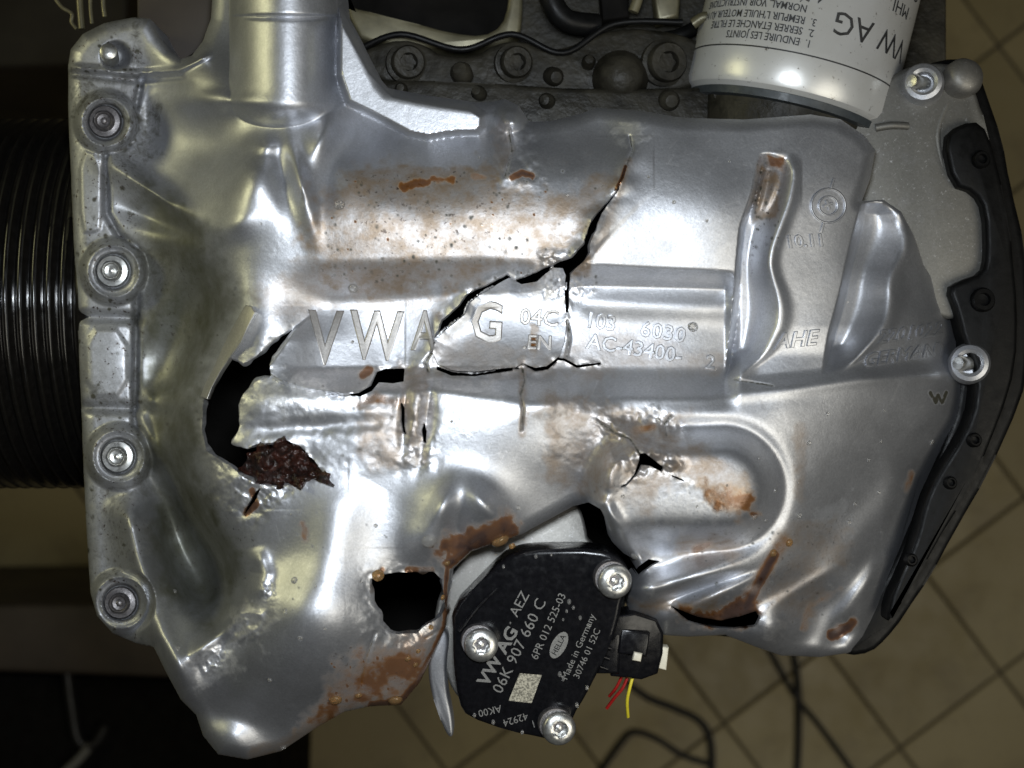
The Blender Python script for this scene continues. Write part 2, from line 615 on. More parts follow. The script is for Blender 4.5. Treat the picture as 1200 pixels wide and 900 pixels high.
def ridge(pts, w, h, pw=2.0, taper=0.3):
    """rib along a line, fading out at both ends"""
    s = box(pts, w * 3.2)
    x, y = X[s], Y[s]
    seg = [math.dist(pts[i][:2], pts[i + 1][:2]) for i in range(len(pts) - 1)]
    tot = sum(seg)
    best = np.full(x.shape, 1e9); par = np.zeros(x.shape); acc = 0.0
    for i in range(len(pts) - 1):
        ax, ay = pts[i][:2]; bx, by = pts[i + 1][:2]
        t = np.clip(((x - ax) * (bx - ax) + (y - ay) * (by - ay)) / (seg[i] ** 2 + 1e-9), 0, 1)
        dd = (x - ax - t * (bx - ax)) ** 2 + (y - ay - t * (by - ay)) ** 2
        par = np.where(dd < best, (acc + t * seg[i]) / tot, par)
        best = np.minimum(best, dd); acc += seg[i]
    e = smooth(np.minimum(par, 1 - par) / taper + 0.12) if taper else 1.0
    H[s] += h * e * np.exp(-(np.sqrt(best) / w) ** pw)


def raise_(pts, h, w, sm=2, rnd=False, lin=False):
    """plateau: full height w inside the outline"""
    pts = smooth_poly(pts, sm) if sm else pts
    s = box(pts, 3)
    t = np.clip(-sdf(X[s], Y[s], pts) / w, 0, 1)
    H[s] += h * (np.sqrt(1 - (1 - t) ** 2) if rnd else ((t * (1.6 - 0.6 * t)) if lin else smooth(t)))


def level(pts, target, w, sm=2, slope=(0, 0), c=(0, 0)):
    """cut or fill to a plane inside the outline"""
    pts = smooth_poly(pts, sm) if sm else pts
    s = box(pts, 3)
    t = smooth(-sdf(X[s], Y[s], pts) / w)
    tg = target + slope[0] * (X[s] - c[0]) + slope[1] * (Y[s] - c[1])
    H[s] = H[s] * (1 - t) + tg * t


def bump_(x, y, rx, ry, h, ang=0.0, pw=1.0):
    s = box([(x, y)], max(rx, ry) * 2.6)
    a = math.radians(ang)
    u = ((X[s] - x) * math.cos(a) + (Y[s] - y) * math.sin(a)) / rx
    v = (-(X[s] - x) * math.sin(a) + (Y[s] - y) * math.cos(a)) / ry
    H[s] += h * np.exp(-((u * u + v * v) ** pw))


# casting steps that run across the face
def band(xs, ys):
    return np.interp(X, xs, ys)


fadeL = smooth((X - 300) / 90) * (1 - smooth((X - 848) / 22))
L = band([300, 400, 500, 600, 700, 860], [330, 330, 326, 322, 322, 328])
wd = band([300, 560, 680, 860], [60, 52, 30, 26])
H -= 20 * smooth((Y - L) / wd + 0.5) * (1 - smooth((Y - 428) / band([300, 520, 700, 860], [40, 34, 60, 60]))) * fadeL          # lettered panel sits lower
H -= 16 * (1 - smooth((Y - 140) / 74)) * smooth((X - 380) / 40) * (1 - smooth((X - 700) / 60))
H += 4 * np.exp(-((Y - L - 34) / 14) ** 2) * fadeL * smooth((X - 640) / 60)
L2 = band([820, 870, 940, 1010, 1120], [466, 462, 455, 446, 440])
f2 = smooth((X - 690) / 60)
H += 2.2 * np.exp(-((Y - L2) / 8) ** 2) * f2
H -= 6 * smooth((L2 - Y) / 22) * smooth((Y - 380) / 40) * smooth((X - 860) / 30)

# round boss top left
d = np.hypot(X - 333, np.maximum(Y - 118, 0) * 1.75)
Hc = -52 + 68 * np.sqrt(np.clip(1 - (d / 64) ** 2, 0, 1))
mk = (d < 63) & (Y < 190)
kk = 12.0
hm = np.clip(0.5 + 0.5 * (Hc - H) / kk, 0, 1)
H = np.where(mk, H * (1 - hm) + Hc * hm + kk * hm * (1 - hm), H)
ridge([(272, 20), (394, 20)], 3, -3)
H += np.where(mk & (Y < 18), 3.0, 0)
# web plate beside the boss
level([(393, 0), (402, 12), (452, 103), (500, 114), (572, 124), (570, 160), (535, 160), (490, 168), (440, 141), (392, 118)], 14, 9, 1, (0.02, 0.01), (480, 130))
bump_(598, 138, 15, 14, 16, 0, 2)
# knuckles under the boss
bump_(312, 170, 16, 10, 8); bump_(376, 164, 14, 24, 9, 25); bump_(354, 220, 9, 44, 12, -14)
bump_(332, 212, 12, 40, -9, -12); bump_(290, 220, 20, 46, 8, 25); bump_(275, 264, 26, 14, 8, -25)
bump_(386, 205, 16, 40, -7, 15); bump_(410, 180, 30, 20, -5)
# hollows and ribs of the flank
bump_(172, 150, 18, 44, -14); bump_(255, 118, 40, 10, 10)
bump_(172, 220, 52, 12, 30, 33); bump_(185, 258, 44, 12, -12, 20)
bump_(222, 392, 30, 84, -34, 18, 1.3); bump_(205, 330, 36, 40, -10)
bump_(216, 640, 30, 104, -62, -19, 1.35); bump_(256, 668, 22, 40, -18, -10)
bump_(242, 752, 46, 9, 12, -36)
bump_(172, 395, 26, 60, -8); ridge([(165, 470), (220, 466)], 12, 10)
bump_(182, 525, 9, 36, 14, -24)
ridge([(142, 580), (156, 650), (180, 730), (206, 790), (232, 830)], 17, 20, 2, 0.12)
# flange: dark joint line, pads and bosses
ridge([(166, 90), (150, 168), (124, 178), (125, 250), (140, 276), (160, 292), (160, 360), (158, 490), (165, 540)], 4, -9, 2, 0)
ridge([(80, 78), (160, 86), (210, 82), (250, 62)], 3.5, 7, 2, 0.1); ridge([(80, 86), (160, 94), (212, 90)], 3.5, -5, 2, 0)
for yy in (371, 477):
    ridge([(88, yy), (160, yy + 2)], 6, -8, 2, 0)
raise_([(90, 172), (121, 178), (123, 268), (110, 276), (92, 274)], 2.5, 6, 1)
raise_([(95, 382), (153, 382), (153, 468), (98, 468)], 2.5, 8, 1)
BOLTS = [(124, 143, 31), (133, 318, 33), (139, 535, 33), (142, 706, 33)]
for (bx, by, r) in BOLTS:
    s = box([(bx, by)], 60)
    rr = np.hypot(X[s] - bx, Y[s] - by)
    H[s] = H[s] * smooth((rr - r) / 9) + (1 - smooth((rr - r) / 9)) * (-80)
    H[s] += 4 * np.exp(-((rr - r + 3) / 2.6) ** 2) - 15 * (1 - smooth((rr - 20) / 3.5))
bump_(136, 66, 15, 15, -24, 0, 3)
# scooped channels, right: sheer on the left, sweeping up on the right
def scoop(ly, lx, ry, rx, depth):
    y0, y1 = ly[0], ly[-1]
    s = box([(min(lx) - 4, y0), (max(rx) + 4, y1)], 4)
    yd = np.arange(y0 - 40, y1 + 40, 1.0)
    kf = np.hanning(31); kf /= kf.sum()
    fl_ = lambda a, b: np.convolve(np.pad(np.interp(yd, a, b), 15, mode='edge'), kf, mode='valid')
    xl = np.interp(Y[s], yd, fl_(ly, lx)); xr = np.interp(Y[s], yd, fl_(ry, rx))
    u = (X[s] - xl) / np.maximum(xr - xl, 6)
    pr = smooth(u / 0.16) * (1 - smooth((u - 0.30) / 0.70)) * (u > 0) * (u < 1)
    e = smooth((Y[s] - y0) / 22) * smooth((y1 - Y[s]) / 40 + 0.05)
    H[s] -= depth * pr * e
    H[s] += 0.16 * depth * np.exp(-((u - 1.03) / 0.16) ** 2) * e


scoop([178, 225, 265, 330, 400, 446], [890, 880, 866, 860, 853, 848], [178, 205, 236, 268, 290, 310, 328, 346, 364, 382, 415, 446], [926, 931, 925, 913, 905, 902, 906, 912, 915, 913, 896, 862], 27)
scoop([230, 300, 340, 390, 440], [1010, 992, 984, 970, 962], [230, 262, 280, 296, 318, 334, 350, 370, 388, 420, 440], [1050, 1067, 1066, 1060, 1047, 1044, 1045, 1042, 1033, 1004, 980], 30)
bump_(898, 222, 12, 36, 9, 18, 2.0); bump_(891, 226, 3, 22, 5, 14)
ridge([(1026, 178), (1012, 236)], 5, -8)
# long oval pad
d = dist_poly(X, Y, [(744, 574), (846, 571)])
w_ = smooth((X - 668) / 50)
t = 1.0 / (1.0 + (d / 55.0) ** 9)
H = H * (1 - 0.6 * t * w_) + 0.6 * t * w_ * (4 - 0.05 * (X - 790))
H += (34 * t + 4 * np.clip(1 - (d / 50) ** 2, 0, 1)) * w_ - 5 * np.exp(-((d - 72) / 10) ** 2) * smooth((X - 760) / 60)
# cones and ribs at the bottom
bump_(540, 604, 60, 42, 26); bump_(516, 596, 12, 30, 8, 28); bump_(572, 594, 14, 34, 10, -42); bump_(536, 620, 13, 28, -14, 8)
bump_(498, 634, 22, 20, 10)
bump_(808, 678, 66, 15, 26, -16); bump_(758, 690, 20, 20, 16); bump_(836, 700, 58, 12, 24, -24); bump_(820, 690, 50, 5, -8, -18)
ridge([(704, 594), (722, 622), (748, 656)], 11, 16, 2, 0)
bump_(905, 735, 32, 22, 24, -30)
bump_(1005, 630, 110, 20, 8, -48); bump_(1010, 690, 74, 10, 7, -52)
bump_(955, 712, 46, 30, -16, -25); bump_(985, 742, 22, 16, -14, -20)
bump_(940, 690, 60, 8, 5, -30)
bump_(770, 530, 8, 7, 12, 30, 2); bump_(786, 546, 6, 5, 8, 0, 2); bump_(745, 520, 24, 12, 8, 40); bump_(712, 560, 14, 26, 8, 20)
# split rib in the middle
bump_(474, 486, 6, 40, -6, 4); bump_(499, 494, 7, 40, -6, 8); bump_(487, 470, 10, 30, 4, 3)
bump_(650, 470, 40, 14, 4, -20)
# lower-left lobe: folds and dents
ridge([(258, 640), (300, 668)], 8, 6); bump_(300, 700, 26, 14, 6, -40)
ridge([(228, 832), (262, 836), (300, 850)], 8, -6); bump_(268, 862, 28, 18, 6)
ridge([(430, 560), (380, 640), (330, 760)], 40, 6)
bump_(420, 640, 26, 50, -5, 20); bump_(455, 770, 40, 24, 5, -40)
# the flank and the lower-left lobe are one smooth, swept form
def soften(poly, sig, soft):
    s = box(poly, soft + 4 * sig)
    a = H[s].copy()
    r = int(3 * sig / G)
    k = np.exp(-0.5 * (np.arange(-r, r + 1) * G / sig) ** 2); k /= k.sum()
    p = np.pad(a, r, mode='edge')
    p = sum(k[i] * p[i:i + a.shape[0], :] for i in range(2 * r + 1))
    p = sum(k[i] * p[:, i:i + a.shape[1]] for i in range(2 * r + 1))
    m = smooth((soft * .5 - sdf(X[s], Y[s], poly)) / soft)
    H[s] = a * (1 - m) + p * m


soften([(178, 300), (280, 330), (300, 420), (300, 600), (440, 590), (430, 660), (420, 760), (440, 900), (220, 900), (182, 720), (182, 560)], 9, 20)
soften([(186, 110), (262, 110), (300, 200), (380, 240), (330, 300), (220, 280), (190, 220)], 5, 16)
bump_(226, 648, 27, 86, -30, -22, 1.6); bump_(262, 676, 20, 44, -12, -18)
ridge([(294, 708), (262, 738), (216, 778)], 9, 11); ridge([(300, 640), (310, 672), (296, 706)], 10, 7)
ridge([(148, 592), (164, 660), (190, 740), (222, 806)], 13, 11, 2, 0.15)
# curled, broken panel left of centre
CURL = [(345, 384), (372, 362), (476, 362), (477, 430), (444, 433), (440, 444), (432, 456), (420, 463), (400, 464), (360, 458), (330, 450), (314, 440), (314, 426)]
s = box(CURL, 4)
H[s] += np.clip(-sdf(X[s], Y[s], CURL) / 3.0, 0, 1) * np.clip(0.05 * (Y[s] - 362) + 0.06 * (440 - X[s]) * smooth((Y[s] - 362) / 40), 0, 20) * (1 - smooth((X[s] - 425) / 50))
bump_(370, 500, 90, 10, -4, -4); bump_(330, 470, 60, 16, 4)
# hammered and torn areas
for poly, amp, sc, sd in (([(700, 490), (770, 480), (800, 500), (800, 545), (750, 560), (712, 545)], 7, 22, 3),
                          ([(250, 530), (300, 540), (345, 575), (290, 620), (245, 580)], 5, 20, 9),
                          ([(270, 440), (330, 430), (380, 455), (480, 455), (470, 545), (390, 560), (280, 520)], 3, 50, 13),
                          ([(640, 460), (720, 450), (740, 520), (690, 560), (640, 540)], 1.3, 18, 17),
                          ([(580, 130), (625, 130), (640, 215), (585, 215)], 6, 26, 21),
                          ([(635, 300), (690, 298), (692, 340), (640, 345)], 5, 9, 25),
                          ([(470, 425), (510, 425), (510, 550), (465, 550)], 3, 18, 27),
                          ([(425, 670), (540, 640), (530, 740), (470, 770), (425, 745)], 3, 18, 31)):
    s = box(poly, 20)
    m = smooth((12 - sdf(X[s], Y[s], poly)) / 24)
    H[s] += amp * 2 * fbm(X[s], Y[s], sc, sd) * m
# rounded rim where the casting ends
sd_out = sdf(X, Y, OUT)
R_ = 16.0 + 34.0 * smooth((X - 985) / 60) * smooth((Y - 300) / 60)
t = np.clip((R_ + sd_out) / R_, 0, 1)
H -= 0.85 * R_ * (1 - np.sqrt(np.clip(1 - t * t, 0, 1)))
H = 1.6 * H + 54.0
# uneven foundry skin
H += 4 * fbm(X, Y, 150, 41, 2) + 0.5 * fbm(X, Y, 30, 47, 2) + 0.2 * fbm(X, Y, 4.5, 151, 2)


def Hat(x, y):
    x = np.atleast_1d(np.asarray(x, float)); y = np.atleast_1d(np.asarray(y, float))
    return resample(gx, gy, H, x, y)


# ------------------------------------------------------------------ breaks in the casting
HOLES = [
    # big torn opening on the left
    [(341, 387), (326, 396), (313, 407), (300, 419), (285, 427), (270, 421), (262, 431), (250, 452), (240, 468), (239, 490), (239, 507), (243, 528), (261, 539),
     (272, 545), (284, 556), (300, 566), (320, 568), (345, 566), (368, 560), (378, 556), (366, 540), (350, 524), (335, 517), (318, 521), (300, 523), (290, 527), (277, 525), (269, 520), (280, 499), (277, 475), (283, 461), (298, 444), (315, 439), (314, 427), (324, 409)],
    # long gaping crack
    [(736, 190), (729, 208), (722, 223), (706, 242), (693, 258), (684, 284), (669, 300), (651, 307), (632, 316), (604, 327), (594, 320), (571, 332), (547, 344),
     (538, 356), (517, 375), (510, 391), (505, 414), (509, 397), (522, 385), (543, 368), (549, 354), (560, 345), (584, 331), (597, 324), (611, 332), (629, 329), (648, 312),
     (660, 313), (664, 322), (663, 345), (665, 378), (667, 350), (669, 320), (685, 304), (692, 296), (691, 287), (705, 250), (716, 236), (726, 222)],
    # ragged hole above the sensor
    [(436, 681), (450, 676), (468, 672), (490, 673), (508, 672), (516, 680), (519, 700), (520, 712), (514, 722), (500, 730), (488, 740), (468, 741), (456, 739), (447, 729), (446, 718), (435, 706)],
    # break in the oval pad
    [(748, 543), (750, 532), (756, 531), (768, 540), (778, 548), (776, 553), (762, 546), (752, 545), (747, 556), (734, 570), (722, 573), (733, 567), (743, 556)],
    [(776, 552), (796, 560), (814, 567), (797, 563)],
    # gap beside the sensor screw
    [(738, 678), (748, 664), (760, 655), (774, 658), (764, 663), (752, 672), (742, 682)],
    # dark gaps under the lettered panel
    [(441, 436), (452, 432), (474, 432), (473, 447), (460, 449), (444, 448), (436, 458), (422, 465), (402, 463), (420, 460), (434, 452)],
    [(512, 429), (530, 436), (556, 438), (597, 432), (606, 433), (613, 428), (600, 434), (557, 441), (528, 440), (511, 433)],
    [(613, 427), (627, 432), (641, 430), (653, 419), (662, 420), (676, 428), (704, 425), (705, 427), (676, 431), (661, 423), (654, 422), (642, 433), (627, 435)],
    # thin splits
    [(497, 493), (500, 505), (499, 520), (496, 518), (494, 504)], [(470, 470), (474, 478), (474, 500), (476, 510), (472, 506), (470, 492)],
    [(306, 570), (300, 585), (289, 600), (285, 606), (291, 590), (300, 576)],
    # corner torn from the bottom right
    [(784, 709), (800, 716), (818, 723), (845, 727), (868, 722), (886, 716), (891, 724), (886, 734), (862, 737), (835, 736), (808, 729)],
]
fr = 2.2 * fbm(X, Y, 9, 61, 3) + 3.0 * fbm(X, Y, 26, 65, 2)
SD = sd_out + 0.8 * fbm(X, Y, 20, 71, 2)
for hp in HOLES:
    s = box(hp, 14)
    big = 1.0 if abs(sum(hp[i][0] * hp[(i + 1) % len(hp)][1] - hp[(i + 1) % len(hp)][0] * hp[i][1] for i in range(len(hp)))) > 3000 else 0.35
    SD[s] = np.maximum(SD[s], -(sdf(X[s], Y[s], hp) - (1.8 if hp in (HOLES[0], HOLES[2]) else (0.0 if hp is HOLES[1] else 0.0)) + big * fr[s]))

SDH = SD.copy()
# loose plates: cut out of the wall, then set back in askew
PLATES = {
    "lettered_shard": ([(510, 399), (522, 386), (544, 369), (550, 355), (561, 346), (584, 332), (597, 325), (611, 333), (629, 330), (648, 313), (660, 314), (663, 323), (662, 345),
                        (664, 378), (662, 400), (655, 418), (641, 429), (627, 431), (613, 426), (604, 431), (596, 431), (556, 436), (530, 434), (513, 427), (507, 414)], (5, 0.04, 0.15, (580, 380))),
}
for nm, (pp, _) in PLATES.items():
    s = box(pp, 14)
    SD[s] = np.maximum(SD[s], -(sdf(X[s], Y[s], pp) - 0.2))

for poly in ([(232, 770), (258, 752), (272, 764), (262, 785), (240, 790)], [(265, 725), (285, 700), (310, 715), (300, 750), (272, 755)], [(304, 684), (318, 680), (322, 700), (308, 706)]):
    s = box(poly, 12)
    H[s] += 16 * np.clip(fbm(X[s], Y[s], 9, 121) + 0.12, 0, 1) * smooth((5 - sdf(X[s], Y[s], poly)) / 12)
FLARE = np.full_like(H, 0.0)
for hp in HOLES[:1] + HOLES[2:3]:
    s = box(hp, 30)
    dd_ = np.maximum(sdf(X[s], Y[s], hp), 0)
    FLARE[s] = np.maximum(FLARE[s], 1.0 * (dd_ < 8))
    H[s] += np.exp(-dd_ / 13) * (16 * fbm(X[s], Y[s], 46, 101, 2) - 3)
s = box(HOLES[1], 30)
dd_ = np.maximum(sdf(X[s], Y[s], HOLES[1]), 0)
side = smooth((X[s] + Y[s] * 1.0 - 985) / 10)
H[s] += np.exp(-dd_ / 12) * (16 * fbm(X[s], Y[s], 26, 105, 2) + 9 * (1 - side))
FLARE[s] = np.maximum(FLARE[s], (0.15 + 0.30 * (1 - side)) * (dd_ < 8))

# ------------------------------------------------------------------ stains (shapes of their own)
A_oil = np.zeros_like(H); A_dirt = np.zeros_like(H); A_speck = np.zeros_like(H); A_wear = np.zeros_like(H); A_grime = np.zeros_like(H); A_film_shade = np.zeros_like(H)
n_mid = fbm(X, Y, 30, 81); n_fin = fbm(X, Y, 9, 85); n_big = fbm(X, Y, 110, 89); n_oil = fbm(X, Y, 20, 141)


def stain(A, poly, amt, soft=14, rough=1.0):
    if A is A_oil:
        soft *= 1.6; rough *= 0.55
    s = box(poly, soft * 2)
    v = smooth((soft * .5 - sdf(X[s], Y[s], poly)) / soft + rough * (n_mid[s] * 1.6 + n_fin[s] * 1.4))
    if A is A_oil:
        v = v * (0.72 + 0.42 * smooth(0.5 + 3.0 * n_oil[s]))
    A[s] = np.maximum(A[s], amt * v)


def streak(A, pts, w, amt, rough=1.0):
    if A is A_oil:
        w *= 1.15; rough *= 0.6
    s = box(pts, w * 3)
    v = smooth(1.25 - 0.85 * dist_poly(X[s], Y[s], pts) / w + rough * (n_mid[s] * 1.2 + n_fin[s] * 1.2))
    if A is A_oil:
        v = v * (0.72 + 0.42 * smooth(0.5 + 3.0 * n_oil[s]))
    A[s] = np.maximum(A[s], amt * v)


stain(A_dirt, [(400, 205), (580, 205), (640, 215), (720, 215), (700, 250), (670, 300), (580, 320), (500, 350), (400, 345), (360, 300), (370, 230)], 0.9, 40)
stain(A_dirt, [(400, 200), (470, 195), (590, 196), (590, 216), (480, 226), (410, 240)], 0.95, 10)
streak(A_oil, [(472, 219), (486, 216), (502, 214)], 3.2, 0.62, 3.0); streak(A_oil, [(508, 210), (528, 211)], 3.0, 0.5, 3.0); streak(A_oil, [(554, 206), (566, 208)], 2.6, 0.3, 3.0); streak(A_speck, [(410, 216), (470, 214), (540, 210)], 9, 1.6, 2.0)
stain(A_dirt, [(300, 340), (350, 310), (420, 300), (500, 320), (490, 370), (400, 360), (320, 375)], 0.55, 20)
streak(A_oil, [(600, 208), (612, 203), (624, 206)], 4, 0.75); streak(A_dirt, [(590, 150), (588, 200)], 10, 0.7)
streak(A_oil, [(733, 195), (729, 208), (722, 222)], 1.6, 0.9, 0.3); streak(A_dirt, [(737, 188), (722, 235), (700, 290)], 6, 0.8)
stain(A_dirt, [(668, 300), (692, 298), (690, 325), (670, 325)], 0.95, 8)
stain(A_dirt, [(505, 400), (560, 395), (640, 410), (720, 385), (845, 420), (845, 440), (700, 440), (640, 445), (510, 440)], 0.45, 18)
streak(A_oil, [(624, 396), (623, 404)], 3, 0.6, 2); streak(A_dirt, [(626, 384), (624, 424)], 4, 0.8, 2)
streak(A_dirt, [(612, 420), (612, 510)], 6, 0.8); streak(A_dirt, [(600, 432), (640, 432), (655, 420)], 5, 0.8)
streak(A_oil, [(425, 440), (432, 434)], 5, 0.75, 0.5); streak(A_oil, [(420, 475), (440, 466), (470, 474)], 7, 0.35)
stain(A_dirt, [(420, 470), (475, 470), (475, 545), (440, 555), (425, 530)], 0.7, 14)
stain(A_dirt, [(470, 425), (505, 430), (500, 540), (470, 545)], 0.6, 10)
stain(A_dirt, [(640, 460), (740, 480), (800, 490), (800, 560), (760, 600), (700, 580), (640, 560)], 0.72, 24)
stain(A_dirt, [(768, 515), (830, 525), (880, 560), (890, 600), (860, 605), (815, 570), (770, 540)], 0.85, 12)
stain(A_oil, [(820, 568), (850, 578), (884, 574), (889, 600), (868, 602), (842, 590)], 0.55, 14, 1.6)
streak(A_oil, [(745, 505), (765, 500)], 5, 0.4)
stain(A_oil, [(515, 650), (528, 628), (556, 620), (575, 610), (592, 602), (602, 618), (594, 642), (560, 652), (535, 664)], 0.86, 18)
streak(A_oil, [(526, 645), (522, 690), (521, 725)], 2.6, 0.8, 0.8)
streak(A_oil, [(440, 690), (448, 668)], 4, 0.55, 2); streak(A_oil, [(478, 668), (506, 668)], 3, 0.45, 2)
stain(A_oil, [(392, 775), (460, 755), (500, 735), (520, 725), (505, 772), (490, 802), (468, 826), (432, 830), (395, 838), (360, 850), (378, 815)], 0.44, 26)
streak(A_oil, [(560, 640), (535, 652), (526, 660)], 7, 0.95, 1.2)
stain(A_oil, [(462, 800), (474, 775), (500, 745), (512, 745), (500, 780), (484, 806)], 0.6, 26)
streak(A_oil, [(522, 730), (506, 768), (492, 798), (470, 822), (436, 826)], 5, 0.75, 1.0)
streak(A_dirt, [(380, 840), (340, 872), (300, 884)], 10, 0.7)
streak(A_oil, [(918, 636), (905, 655), (890, 680), (870, 715)], 8, 0.42, 0.6); streak(A_oil, [(908, 650), (892, 678), (874, 712)], 5, 0.85, 0.6)
stain(A_oil, [(790, 708), (815, 716), (850, 716), (878, 704), (892, 716), (884, 730), (840, 728), (805, 724)], 0.8, 14, 1.2)
streak(A_dirt, [(800, 640), (830, 635), (860, 650)], 12, 0.8); stain(A_dirt, [(740, 700), (800, 705), (850, 690), (840, 722), (745, 718)], 0.9, 10)
streak(A_oil, [(815, 645), (830, 638)], 5, 0.35)
stain(A_dirt, [(915, 620), (960, 600), (990, 640), (960, 720), (900, 730)], 0.6, 26)
streak(A_oil, [(975, 745), (992, 735), (1000, 728)], 6, 0.8); streak(A_oil, [(940, 735), (950, 710), (985, 690)], 5, 0.3, 2)
streak(A_dirt, [(938, 500), (938, 580)], 8, 0.6); streak(A_oil, [(1068, 555), (1062, 575)], 3.5, 0.35)
streak(A_oil, [(355, 615), (358, 632)], 5, 0.35)
streak(A_oil, [(296, 575), (300, 590), (288, 602)], 4, 0.6)
stain(A_dirt, [(888, 195), (915, 195), (910, 255), (880, 262)], 1.0, 8)
stain(A_oil, [(900, 182), (920, 184), (916, 200), (900, 196)], 0.55, 6)
# black spots
for poly, a in (([(400, 215), (620, 225), (600, 300), (380, 330)], 0.75), ([(84, 40), (165, 40), (165, 745), (110, 745)], 1.6),
                ([(165, 280), (250, 280), (235, 440), (170, 430)], 0.6), ([(880, 190), (920, 190), (910, 260), (870, 330)], 1.0), ([(165, 560), (300, 600), (300, 690), (200, 700)], 0.7),
                ([(380, 760), (500, 740), (470, 830), (380, 840)], 0.6), ([(780, 590), (990, 600), (980, 730), (880, 730)], 0.5)):
    stain(A_speck, poly, a, 30, 0.6)
# hairline cracks
for pts in ([(665, 376), (668, 396), (664, 418)], [(735, 192), (741, 176), (738, 160)], [(612, 432), (615, 446), (610, 462), (613, 480), (611, 504)], [(700, 494), (722, 508), (738, 514), (750, 532)], [(786, 488), (779, 496), (781, 510)],
            [(596, 152), (600, 176), (592, 206)], [(505, 414), (498, 424), (502, 436)], [(522, 735), (498, 748)], [(440, 742), (430, 770), (424, 800)], [(860, 445), (905, 452)]):
    streak(A_grime, pts, 1.3, 1.3, 0.8)
    s = box(pts, 8)
    H[s] -= 2.5 * np.exp(-(dist_poly(X[s], Y[s], pts) / 1.8) ** 2)
# flange grime
stain(A_grime, [(80, 40), (165, 40), (172, 200), (165, 480), (168, 740), (110, 740), (85, 300)], 0.42, 20, 2.4)
stain(A_grime, [(82, 95), (165, 95), (175, 200), (140, 180), (150, 130), (90, 120)], 0.75, 14)
stain(A_grime, [(150, 120), (190, 110), (190, 190), (150, 195), (135, 175)], 0.95, 14)  # black grime and the shadow of the steep wall, painted together
stain(A_grime, [(160, 280), (200, 300), (190, 370), (158, 360)], 0.8, 16)
stain(A_grime, [(150, 500), (190, 540), (195, 590), (150, 590)], 0.7, 16)
stain(A_grime, [(100, 560), (150, 590), (150, 700), (108, 690)], 0.7, 20, 1.6); stain(A_grime, [(86, 90), (120, 100), (100, 130), (88, 130)], 0.9, 8, 2.0); stain(A_grime, [(95, 455), (160, 460), (160, 490), (97, 492)], 0.8, 8, 2.0); stain(A_grime, [(92, 285), (112, 270), (106, 300)], 0.8, 8, 2.0); stain(A_grime, [(112, 668), (132, 664), (150, 676), (128, 686)], 1.0, 8, 1.2)
streak(A_grime, [(160, 25), (160, 90)], 9, 0.9); streak(A_grime, [(86, 88), (160, 96)], 8, 0.8)
streak(A_grime, [(124, 178), (125, 250), (140, 276), (160, 292), (160, 360), (158, 490)], 4, 0.85, 0.5)
for (bx, by, r) in BOLTS:
    s = box([(bx, by)], 60)
    rr = np.hypot(X[s] - bx, Y[s] - by)
    A_grime[s] = np.maximum(A_grime[s], 0.85 * np.exp(-((rr - r - 5) / 4) ** 2) * smooth(0.6 + 2 * n_mid[s]) + 0.8 * np.exp(-((rr - 21) / 3) ** 2))
# oil mist on the flank, painted darker to carry its shade
stain(A_film_shade, [(165, 200), (240, 260), (285, 350), (240, 440), (240, 560), (295, 660), (250, 740), (180, 700), (165, 500)], 1.0, 40, 0.45)
# a hand-drawn marker sign
streak(A_grime, [(1090, 460), (1097, 472), (1099, 463), (1104, 472), (1109, 460)], 2.4, 2.2, 0.2)
stain(A_grime, [(955, 595), (990, 590), (975, 625), (950, 622)], 0.45, 10)
# bright scrapes, bruises and oxide bloom
for poly, a in (([(232, 770), (258, 752), (272, 764), (262, 785), (240, 790)], 1.0), ([(265, 725), (285, 700), (310, 715), (300, 750), (272, 755)], 1.0), ([(304, 684), (318, 680), (322, 700), (308, 706)], 0.7),
                ([(278, 470), (300, 442), (380, 450), (380, 485), (330, 490), (285, 480)], 0.9), ([(248, 540), (285, 552), (290, 590), (262, 600), (246, 570)], 0.7),
                ([(505, 445), (600, 440), (600, 480), (520, 500)], 0.45), ([(722, 165), (745, 160), (745, 185), (725, 185)], 0.6), ([(640, 312), (664, 316), (662, 350), (640, 340)], 0.9),
                ([(700, 585), (725, 560), (800, 575), (840, 600), (800, 625), (730, 620)], 0.5), ([(890, 730), (915, 715), (920, 740), (895, 755)], 0.6), ([(425, 710), (448, 722), (452, 742), (430, 735)], 0.5),
                ([(736, 690), (756, 680), (770, 695), (760, 708)], 0.7)):
    stain(A_wear, poly, a, 16, 2.2)
# fracture rims of the larger holes are bare
rim = np.exp(-np.clip(-SDH, 0, 99) / 3.4) * (sd_out < -14)
A_wear = np.maximum(A_wear, 0.9 * rim)
H += 6.0 * fbm(X, Y, 8, 161, 2) * np.exp(-np.clip(-SDH, 0, 99) / 4.0) * (sd_out < -14)

# spatter, pits and scratches scattered over the wall
def dot(A, x, y, r, amt):
    s = box([(x, y)], r + 2)
    q = np.hypot(X[s] - x, (Y[s] - y) * rng.uniform(0.7, 1.3))
    A[s] = np.maximum(A[s], amt * smooth(1.4 - q / r))


